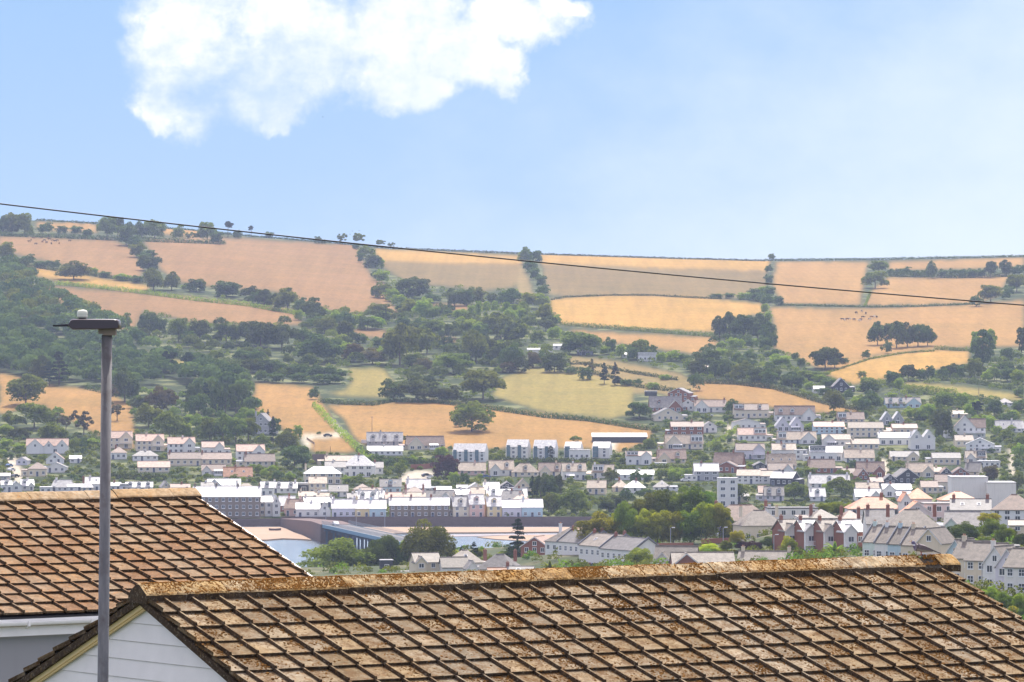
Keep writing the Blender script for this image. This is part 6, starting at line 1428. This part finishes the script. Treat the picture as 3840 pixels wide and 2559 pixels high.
nh('C8', 1520, 320, 1070, 7.4, 5.4, .3, 8, 2, 'F', 'M', 'g', 'n2', 'pale pink flat-roofed block right of the orange gable')
nh('C8', 1725, 190, 1096, 9.4, 3.2, 2.0, 9, 2, 'H', 'W', 'r', 'n1', 'rightmost orange hipped roof in front of the tall white block')
nh('C6', 1672, 1440, 1130, 9.6, 8.6, .2, 16, -2, 'F', 'W', 'w', 'v', 'tallest plain white block with flat top at the right, almost windowless', 'theatre_block', 'building')
nh('C6', 2005, 1410, 1125, 7.6, 6.4, .2, 14, -2, 'F', 'W', 'w', 'v', 'lower plain white block attached right of the tallest white block', 'theatre_block', 'building')
nh('C6', 1680, 1560, 1015, 9.4, 2.8, 2.4, 8, -6, 'S', 'W', 'g', 'n1 k2 c2 R', 'grey slate house with two skylights below the tall white block')
trees('in the park row', 'C7', '''330 440 265 350 v; 480 440 240 200 V; 590 445 360 230 o; 720 440 290 230 v; 860 445 310 260 v; 1000 445 300 240 v; 1150 450 330 270 g; 1290 450 400 250 V; 1410 445 380 220 V; 1480 440 260 120 d''', 1100, True)
trees('in the bright clump behind the park row', 'C7', '''620 330 260 250 g; 760 300 290 250 o; 900 300 350 260 g; 1030 300 330 230 g; 1160 280 360 300 g; 1300 300 330 260 g; 480 300 120 150 v''', 1170, True)
trees('around the park edge', 'C7', '''1560 455 140 120 y; 1670 525 115 220 x; 1330 530 90 200 y; 1420 555 65 170 y; 1520 555 65 130 y; 1470 500 80 110 o; 1860 490 115 170 d; 1960 470 110 100 l; 1990 570 180 150 l; 710 690 230 240 l; 860 700 80 90 l; 2040 480 80 70 o; 2070 600 90 110 o''', 1020, True)
trees('on the near riverbank', 'C9', '''390 715 345 600 o; 710 670 350 290 D; 870 620 230 130 l; 1090 640 430 430 O; 560 700 90 330 d; 780 690 130 100 l; 910 700 80 120 l; 1450 485 95 90 c; 1350 470 50 40 c; 1290 520 70 120 y; 1430 535 80 90 y; 1500 520 80 70 l; 1690 560 100 140 l; 1760 590 190 190 d; 1800 560 340 180 C; 1920 590 215 190 y; 1640 540 60 60 o; 2190 660 80 130 l; 2130 640 60 80 o; 2330 420 120 160 O; 1800 430 60 50 y''', 1190, True)
trees('in the near gardens at right', 'C8', '''60 640 210 150 l 975; 30 560 150 110 y 985; 140 640 100 110 o 970; 580 670 85 75 d 960; 660 680 60 90 d 950; 760 680 70 90 d 950; 1350 340 150 190 o 1020; 1740 490 215 290 D 930; 2000 290 110 210 y 960; 2030 430 190 220 o 945; 2160 510 200 200 o 920; 1620 540 130 190 B 900; 1850 580 150 150 l 890; 1690 620 120 150 l 880; 1960 560 150 170 o 900; 2320 580 200 140 D 900; 2230 470 120 120 l 930; 1900 480 90 130 l 930; 2010 1080 160 200 l 730; 2170 1150 180 200 o 720; 2310 1170 200 150 l 715; 2080 1180 120 130 y 715; 2240 1230 130 140 y 700; 2353 1260 150 120 d 690; 400 215 130 150 l 1130; 520 215 140 180 l 1135; 640 210 130 150 l 1130; 560 180 80 60 o 1140; 1480 630 100 120 B 890; 2350 690 80 80 l 850''', 950, True)
def palm(crop, x, y, D, h, label):
    x0, y0, s = CROPS[crop]; P = at(x0+x/s, y0+y/s, D); r = empty('palm_tree', P); tag(r, label, 'palm tree'); NEARG.append(tuple(P)); mb = MB(); mb.tube([(0, 0, -.5), (0, 0, h*.42)], [h*.05, h*.04], 8); build(mb, 'trunk', M_bark, r); c = obj('fronds', palm_proto(), r); c.scale = (h, h, h)
palm('C9', 2060, 690, 1010, 5.4, 'spiky palm tree in front of the white brick-based terrace')
palm('C8', 500, 690, 950, 6.0, 'spiky palm tree in front of the Edwardian villas')
palm('C7', 1985, 600, 985, 4.6, 'small palm below the cream house with pale chimneys')
# make the individual trees: the largest ones are things, the rest of the far trees one mass
TREES.sort(key=lambda t: -t[7])
NI = 262; con = 0
rest = []
for i, t in enumerate(TREES):
    if i < NI or t[6] or (t[3] in 'cCn' and t[7] > 250): tree(t[0], t[1], t[2], t[3], t[4], t[5], t[6])
    else: rest.append(t)
Qs = []; Ts = []; rg_ = np.random.default_rng(2)
for code in 'od lb':
    pass
groups = {}
for t in rest:
    shape, leaf, _w = KIND[t[3]]; groups.setdefault('d' if leaf in 'dc' else ('l' if leaf in 'ly' else 'o'), []).append((t, shape))
for leaf, lst in groups.items():
    Q = []; T = []
    for t, shape in lst:
        v = rg_.integers(0, 5); gk = ('g', shape, int(v), False)
        if gk not in PROTO: PROTO[gk] = crown_proto(shape, int(v)*17+len(shape)*5+3, False)
        q, c = PROTO[gk]; idx = rg_.permutation(len(q))[:1300]; q = q[idx]; c = c[idx]; mid = q.mean(1, keepdims=True); q = mid+(q-mid)*1.35
        Q.append(q*np.array([t[2]*1.15, t[2]*1.15, t[1]*1.08])+np.array(tuple(t[0]))); T.append(c)
    o = obj('small_trees', quads('small_trees', np.concatenate(Q), LEAF[leaf], np.concatenate(T)))
    tag(o, {'d': 'many small dark trees and bushes dotted over the hillside', 'l': 'many small light green trees and bushes dotted over the hillside', 'o': 'many small mid-green trees and bushes dotted over the hillside'}[leaf], 'small trees', None, 'stuff')
# shrubs filling the near gardens
def near_shrubs(label, leaf, n, seed, boxes):
    rg = np.random.default_rng(seed); C = []; N = []; T = []
    for (u0, u1, v0, v1, d0, d1) in boxes:
        for _ in range(n):
            t = rg.uniform(0, 1); u = rg.uniform(u0, u1); D = d0+(d1-d0)*t; x = (u-CX)*D/FPX; z = float(z_near(np.array([x]), np.array([D]))[0]); r = rg.uniform(.8, 2.2); m = 90; d = unit(m, rg); d[:, 2] = np.abs(d[:, 2])
            C.append(np.array([x, D, z+r*.2])+d*r*rg.uniform(.7, 1.05, (m, 1))); N.append(d); T.append(np.clip(rg.uniform(0, .6)+rg.uniform(0, .4, m), 0, 1))
    C = np.concatenate(C); N = np.concatenate(N); T = np.concatenate(T)
    tag(obj('garden_shrubs', quads('garden_shrubs', leafquads(C, N, .26, rg), LEAF[leaf], np.stack([T, T, T, T*0+1], -1))), label, 'shrubs', None, 'stuff')
NP = np.array([tuple(p) for p in NEARPTS if p[1] < 700 or abs(p[0]) > 140]+[tuple(p) for p in NEARPTS if p[1] >= 1240]+NEARG)
build_near()
BX = [(1150, 2100, 0, 0, 1000, 1290), (2100, 3000, 0, 0, 930, 1150), (2950, 3900, 0, 0, 860, 1120), (3400, 3900, 0, 0, 650, 860)]
near_shrubs('dark garden shrubs around the near houses', 'o', 90, 31, BX); near_shrubs('bright garden shrubs around the near houses', 'g', 45, 32, BX)

# ------------------------------------------------------------------ small things: walls, cars, boat, poles, cattle, birds
def wall_at(pts, D, h, label, mat=M_brick, cat='garden wall'):
    P = [at(u, v, D) for u, v in pts]; o_ = P[0].copy(); mb = MB()
    for a, b in zip(P[:-1], P[1:]): mb.prism([a-o_, b-o_, b-o_+Vector((0, 0, h)), a-o_+Vector((0, 0, h))], (0, 0, 0), (0, .3, 0))
    o = build(mb, 'garden_wall', mat); o.location = o_; tag(o, label, cat)
wall_at([(2395, 2055), (2600, 2052)], 1075, 1.1, 'red brick garden wall under the park trees')
wall_at([(2630, 2040), (2760, 2036)], 1090, 1.3, 'dark red wall at the right end of the park trees')
def wallf(pts, h, label, mat):
    P = [far(u, v) for u, v in pts]; o_ = P[0].copy(); mb = MB()
    for a, b in zip(P[:-1], P[1:]): mb.prism([a-o_+Vector((0, 0, -1)), b-o_+Vector((0, 0, -1)), b-o_+Vector((0, 0, h)), a-o_+Vector((0, 0, h))], (0, 0, 0), (0, .4, 0))
    o = build(mb, 'retaining_wall', mat); o.location = o_; tag(o, label, 'retaining wall')
wallf([(1540, 1762), (1585, 1760), (1625, 1756)], 2.2, 'red-brown retaining wall left of the purple beech', WALL['R'][1])
wallf([(1170, 1738), (1222, 1738)], 4.0, 'dark stone retaining wall above the white hotel', M_seawall)
wallf([(1150, 1648), (1180, 1668), (1175, 1690)], 1.0, 'low pale wall curving round the farm lane', M_sand)
wallf([(1355, 1662), (1382, 1663)], 1.6, 'pale pinkish wall left of the dormer house', WALL['M'][1])
CARS = {}
def car_mesh(col):
    if col in CARS: return CARS[col]
    paint = pmat('car_paint_'+col, {'white': (.8, .8, .8), 'dark': (.04, .045, .06), 'silver': (.5, .52, .55), 'red': (.45, .05, .04), 'blue': (.08, .15, .32)}[col], .25, .5)
    mb = MB(); side = [(-2.1, .35), (2.1, .35), (2.15, .75), (1.95, .95), (1.1, 1.0), (.6, 1.42), (-.9, 1.45), (-1.6, 1.05), (-2.1, .95)]
    mb.prism([Vector((x, -.85, z)) for x, z in side], (0, 0, 0), (0, 1.7, 0)); b = mb.mesh('body', [paint])
    g_ = MB(); gl = [(1.0, 1.02), (.58, 1.36), (-.86, 1.38), (-1.45, 1.05)]; g_.prism([Vector((x, -.87, z)) for x, z in gl], (0, 0, 0), (0, 1.74, 0)); gm = g_.mesh('windows', [M_glass])
    w_ = MB(); w_.tube([(0, -.1, 0), (0, .1, 0)], [.32, .32], 12); wm = w_.mesh('wheel', [M_black]); CARS[col] = (b, gm, wm); return CARS[col]
def car(P, rz, col, label):
    r = empty('parked_car', P, R_(rz)); tag(r, label, 'car'); b, g_, w_ = car_mesh(col); obj('body', b, r); obj('windows', g_, r)
    for x in (-1.3, 1.3):
        for y in (-.82, .82): obj('wheel', w_, r, (x, y, .32))
def cf(crop, x, y): x0, y0, s = CROPS[crop]; return far(x0+x/s, y0+y/s, .02)
car(cf('C3', 735, 705), 20, 'dark', 'dark parked car on the pale road left of the purple beech')
car(cf('C3', 790, 728), -15, 'white', 'white parked car on the pale road, right of the dark one')
car(cf('C4', 1835, 760), 5, 'white', 'white van parked by the pale garage'); car(cf('C2', 1502, 590), 8, 'dark', 'dark vehicle parked on the farm track beside the field')
car(cf('Lf', 98, 1125), 70, 'blue', 'blue car parked highest on the lane at lower left'); car(cf('Lf', 160, 1235), 60, 'dark', 'dark car parked lowest on the lane at lower left'); car(cf('Lf', 120, 1170), 65, 'silver', 'silver car in the middle of the lane at lower left')
car(cf('C3', 1395, 720), 5, 'blue', 'blue car in front of the white gabled chalet'); car(cf('C5', 1005, 455), 0, 'white', 'white car beside the conifer in the top row'); car(cf('C6', 1050, 352), 0, 'white', 'white car at the grey farmhouse among the trees')
pb = B0+bd*10+bn*3; car((pb.x, pb.y, 6.32), math.degrees(math.atan2(bd.y, bd.x)), 'white', 'white car driving at the far end of the bridge')
for k, (u, col) in enumerate(((1128, 'white'), (1150, 'silver'), (1172, 'white'), (1196, 'white'), (1290, 'dark'), (1340, 'silver'))):
    P = far(u, 1943, .1); P.y += 1.5; car(P, 0, col, f"{col} car parked by the sea wall, {ordinal(k+1)} from left")
# rowing boat on the beach
bp = sea(1031, 1991, .5); r = empty('rowing_boat', bp, R_(10)); tag(r, 'small dark rowing boat lying on the pinkish beach', 'boat')
vs = []; mb = MB(); n = 10
rings = []
for k in range(n+1):
    t = k/n*2-1; wd_ = .9*(1-abs(t)**2.4)+.02; rings.append([Vector((t*2.3, -wd_, .75+.2*t*t)), Vector((t*2.2, -wd_*.6, .12)), Vector((t*2.2, wd_*.6, .12)), Vector((t*2.3, wd_, .75+.2*t*t))])
for a, b in zip(rings[:-1], rings[1:]):
    for q in range(3): mb.face([a[q], b[q], b[q+1], a[q+1]])
build(mb, 'hull', pmat('boat_dark', (.12, .09, .1), .6), r); mb = MB()
for x in (-.8, .5): mb.box(x-.12, x+.12, -.75, .75, .55, .6)
build(mb, 'thwart', pmat('boat_wood', (.35, .24, .15), .7), r)
M_pole = pmat('pole_wood', (.14, .1, .08), .9)
def pole(P, h, label, cross=False, rad=.13):
    r = empty('telegraph_pole', P); tag(r, label, 'pole'); mb = MB(); mb.tube([(0, 0, -.5), (0, 0, h)], [rad, rad*.7], 8); build(mb, 'pole', M_pole, r)
    if cross: mb = MB(); mb.box(-.7, .7, -.06, .06, h-.6, h-.48); build(mb, 'crossarm', M_pole, r)
pole(cf('C3', 133, 205), 7.4, 'lone wooden pole standing in the oak field', True); pole(cf('C2', 1532, 790), 3.2, 'short wooden pole at the bottom of the triangular field')
pole(cf('C3', 268, 600), 4.5, 'wooden pole in the gardens below the garage block'); pole(cf('Dd', 1860, 1300), 4, 'thin pole in the straw strip at right'); pole(cf('C3', 1436, 860), 8.5, 'tall wooden pole left of the big evergreens')
M_post = pmat('lamp_post_grey', (.35, .36, .38), .5)
def lamp(P, h, label):
    r = empty('street_lamp', P); tag(r, label, 'street lamp', 'distant street lamps'); mb = MB(); mb.tube([(0, 0, -.3), (0, 0, h), (.5, 0, h+.15)], [.11, .08, .06], 8); build(mb, 'column', M_post, r); mb = MB(); mb.box(.3, 1.1, -.15, .15, h+.06, h+.26); build(mb, 'lantern', M_frame, r)
for k, (u, v, D_, h, lab) in enumerate(((1443, 1981, 1600, 6, 'pale street lamp at the sea wall in front of the brown terrace'), (1336, 1970, 1590, 5, 'pale street lamp at the sea wall left of the yellow house'), (1222, 1960, 1600, 5, 'pale street lamp where the bridge meets the sea wall'),
        (2515, 2052, 1085, 4.8, 'thin street lamp in front of the middle park trees'), (2712, 2055, 1070, 5, 'thin street lamp at the right end of the park trees'), (2902, 2075, 1000, 4.2, 'white-headed street lamp near the purple shrub'), (3683, 2222, 770, 4.8, 'thin street lamp in front of the right-hand pastel terrace'))):
    P = at(u, v, D_); lamp(P, h, lab)
COWS = {}
def cow_mesh(col):
    if col in COWS: return COWS[col]
    mt = pmat('cow_'+col, (0, 0, 0), .9, .1, lambda g, P, b: g.mix(g.ramp(g.noise(P, 1.6, 2), .48, .52), {'dark': (.05, .035, .03), 'white': (.75, .7, .62), 'brown': (.2, .1, .05)}[col], {'dark': (.07, .05, .04), 'white': (.1, .07, .05), 'brown': (.26, .14, .07)}[col]))
    v = [(0, 0, 1.05), (.55, 0, 1.08), (.95, 0, 1.12), (1.25, 0, 1.0), (1.5, 0, .8), (-.6, 0, 1.1)]; e = [(0, 1), (1, 2), (2, 3), (3, 4), (0, 5)]; r = [(.36, .34), (.36, .34), (.22, .22), (.14, .14), (.09, .09), (.33, .32)]
    for (x, y, par) in ((.65, .2, 1), (.65, -.2, 1), (-.65, .2, 5), (-.65, -.2, 5)):
        i = len(v); v += [(x, y, .62), (x+(.04 if par == 1 else -.06), y, .32), (x, y, .0)]; e += [(par, i), (i, i+1), (i+1, i+2)]; r += [(.13, .13), (.07, .07), (.06, .06)]
    i = len(v); v += [(-.92, 0, 1.2), (-.97, 0, .7)]; e += [(5, i), (i, i+1)]; r += [(.05, .05), (.04, .04)]
    COWS[col] = skin_mesh('cow', v, e, r, mt, 1); return COWS[col]
def cows(lst, crop, cols, where, grp):
    for k, (x, y) in enumerate(sorted(lst)):
        P = cf(crop, x, y); c = cols[k % len(cols)]; o = obj('cow', cow_mesh(c), None, P); o.rotation_euler = (0, 0, (k*1.7) % 6.28 if k % 3 else (0 if k % 2 else math.pi)); o.scale = (1.15, 1.15, 1.15)
        tag(o, f"{c} cow grazing, {'leftmost' if k == 0 else ordinal(k+1)+' from left'} {where}", 'cow', grp)
cows([(714, 678), (735, 680), (757, 676), (772, 676), (812, 680), (858, 688), (868, 680), (886, 660), (912, 626), (876, 608), (832, 622), (942, 678), (962, 658), (985, 655), (1003, 658)], 'Dd', ['dark', 'white', 'brown', 'white', 'dark'], 'in herd above the oval copse', 'cattle above the oval copse')
cows([(245, 470), (262, 458), (285, 442), (300, 490), (345, 438), (357, 472), (375, 462), (390, 478), (402, 442), (416, 452), (432, 487), (442, 462), (465, 467), (482, 462), (497, 485), (585, 464)], 'A', ['dark', 'dark', 'brown'], 'in herd at upper left field', 'cattle in the upper left field')
M_bird = pmat('bird_black', (.03, .03, .035), .8)
for k, (x, y, D_, lab) in enumerate(((833, 375, 2600, 'black bird flying highest over the bare skyline tree'), (890, 372, 2600, 'black bird flying just right over the bare skyline tree'), (812, 402, 2600, 'black bird flying lowest left of the bare skyline tree'), (583, -583, 1500, 'tiny dark bird high in the sky under the cloud'))):
    x0, y0, s = CROPS['B']; P = at(x0+x/s, y0+y/s, D_); mb = MB(); sc = D_/2600; mb.tube([(-.35*sc, 0, 0), (0, 0, .02), (.35*sc, 0, .02)], [.03*sc, .12*sc, .05*sc], 6)
    for sg in (-1, 1): mb.prism([(-.15*sc, 0, .03), (.15*sc, 0, .03), (.1*sc, sg*.45*sc, .3*sc), (-.1*sc, sg*.7*sc, .16*sc)], (0, 0, 0), (0, 0, .03))
    o = build(mb, 'bird', M_bird); o.location = P; o.rotation_euler = (0, 0, .8+k); tag(o, lab, 'bird')

# ------------------------------------------------------------------ summer haze between here and the hill
mb = MB(); mb.box(-2450, 2450, -60, 6050, -6, 232)
hz = build(mb, 'haze', []); tag(hz, 'thin blue summer haze', 'haze', None, 'stuff')
m = bpy.data.materials.new('haze_air'); m.use_nodes = True; nt = m.node_tree; nt.nodes.remove(nt.nodes['Principled BSDF'])
pv = nt.nodes.new('ShaderNodeVolumePrincipled'); pv.inputs['Density'].default_value = HAZE; pv.inputs['Color'].default_value = (.6, .72, 1, 1); pv.inputs['Anisotropy'].default_value = .2
nt.links.new(pv.outputs[0], nt.nodes['Material Output'].inputs['Volume']); hz.data.materials.append(m)
HAZE_ON = True
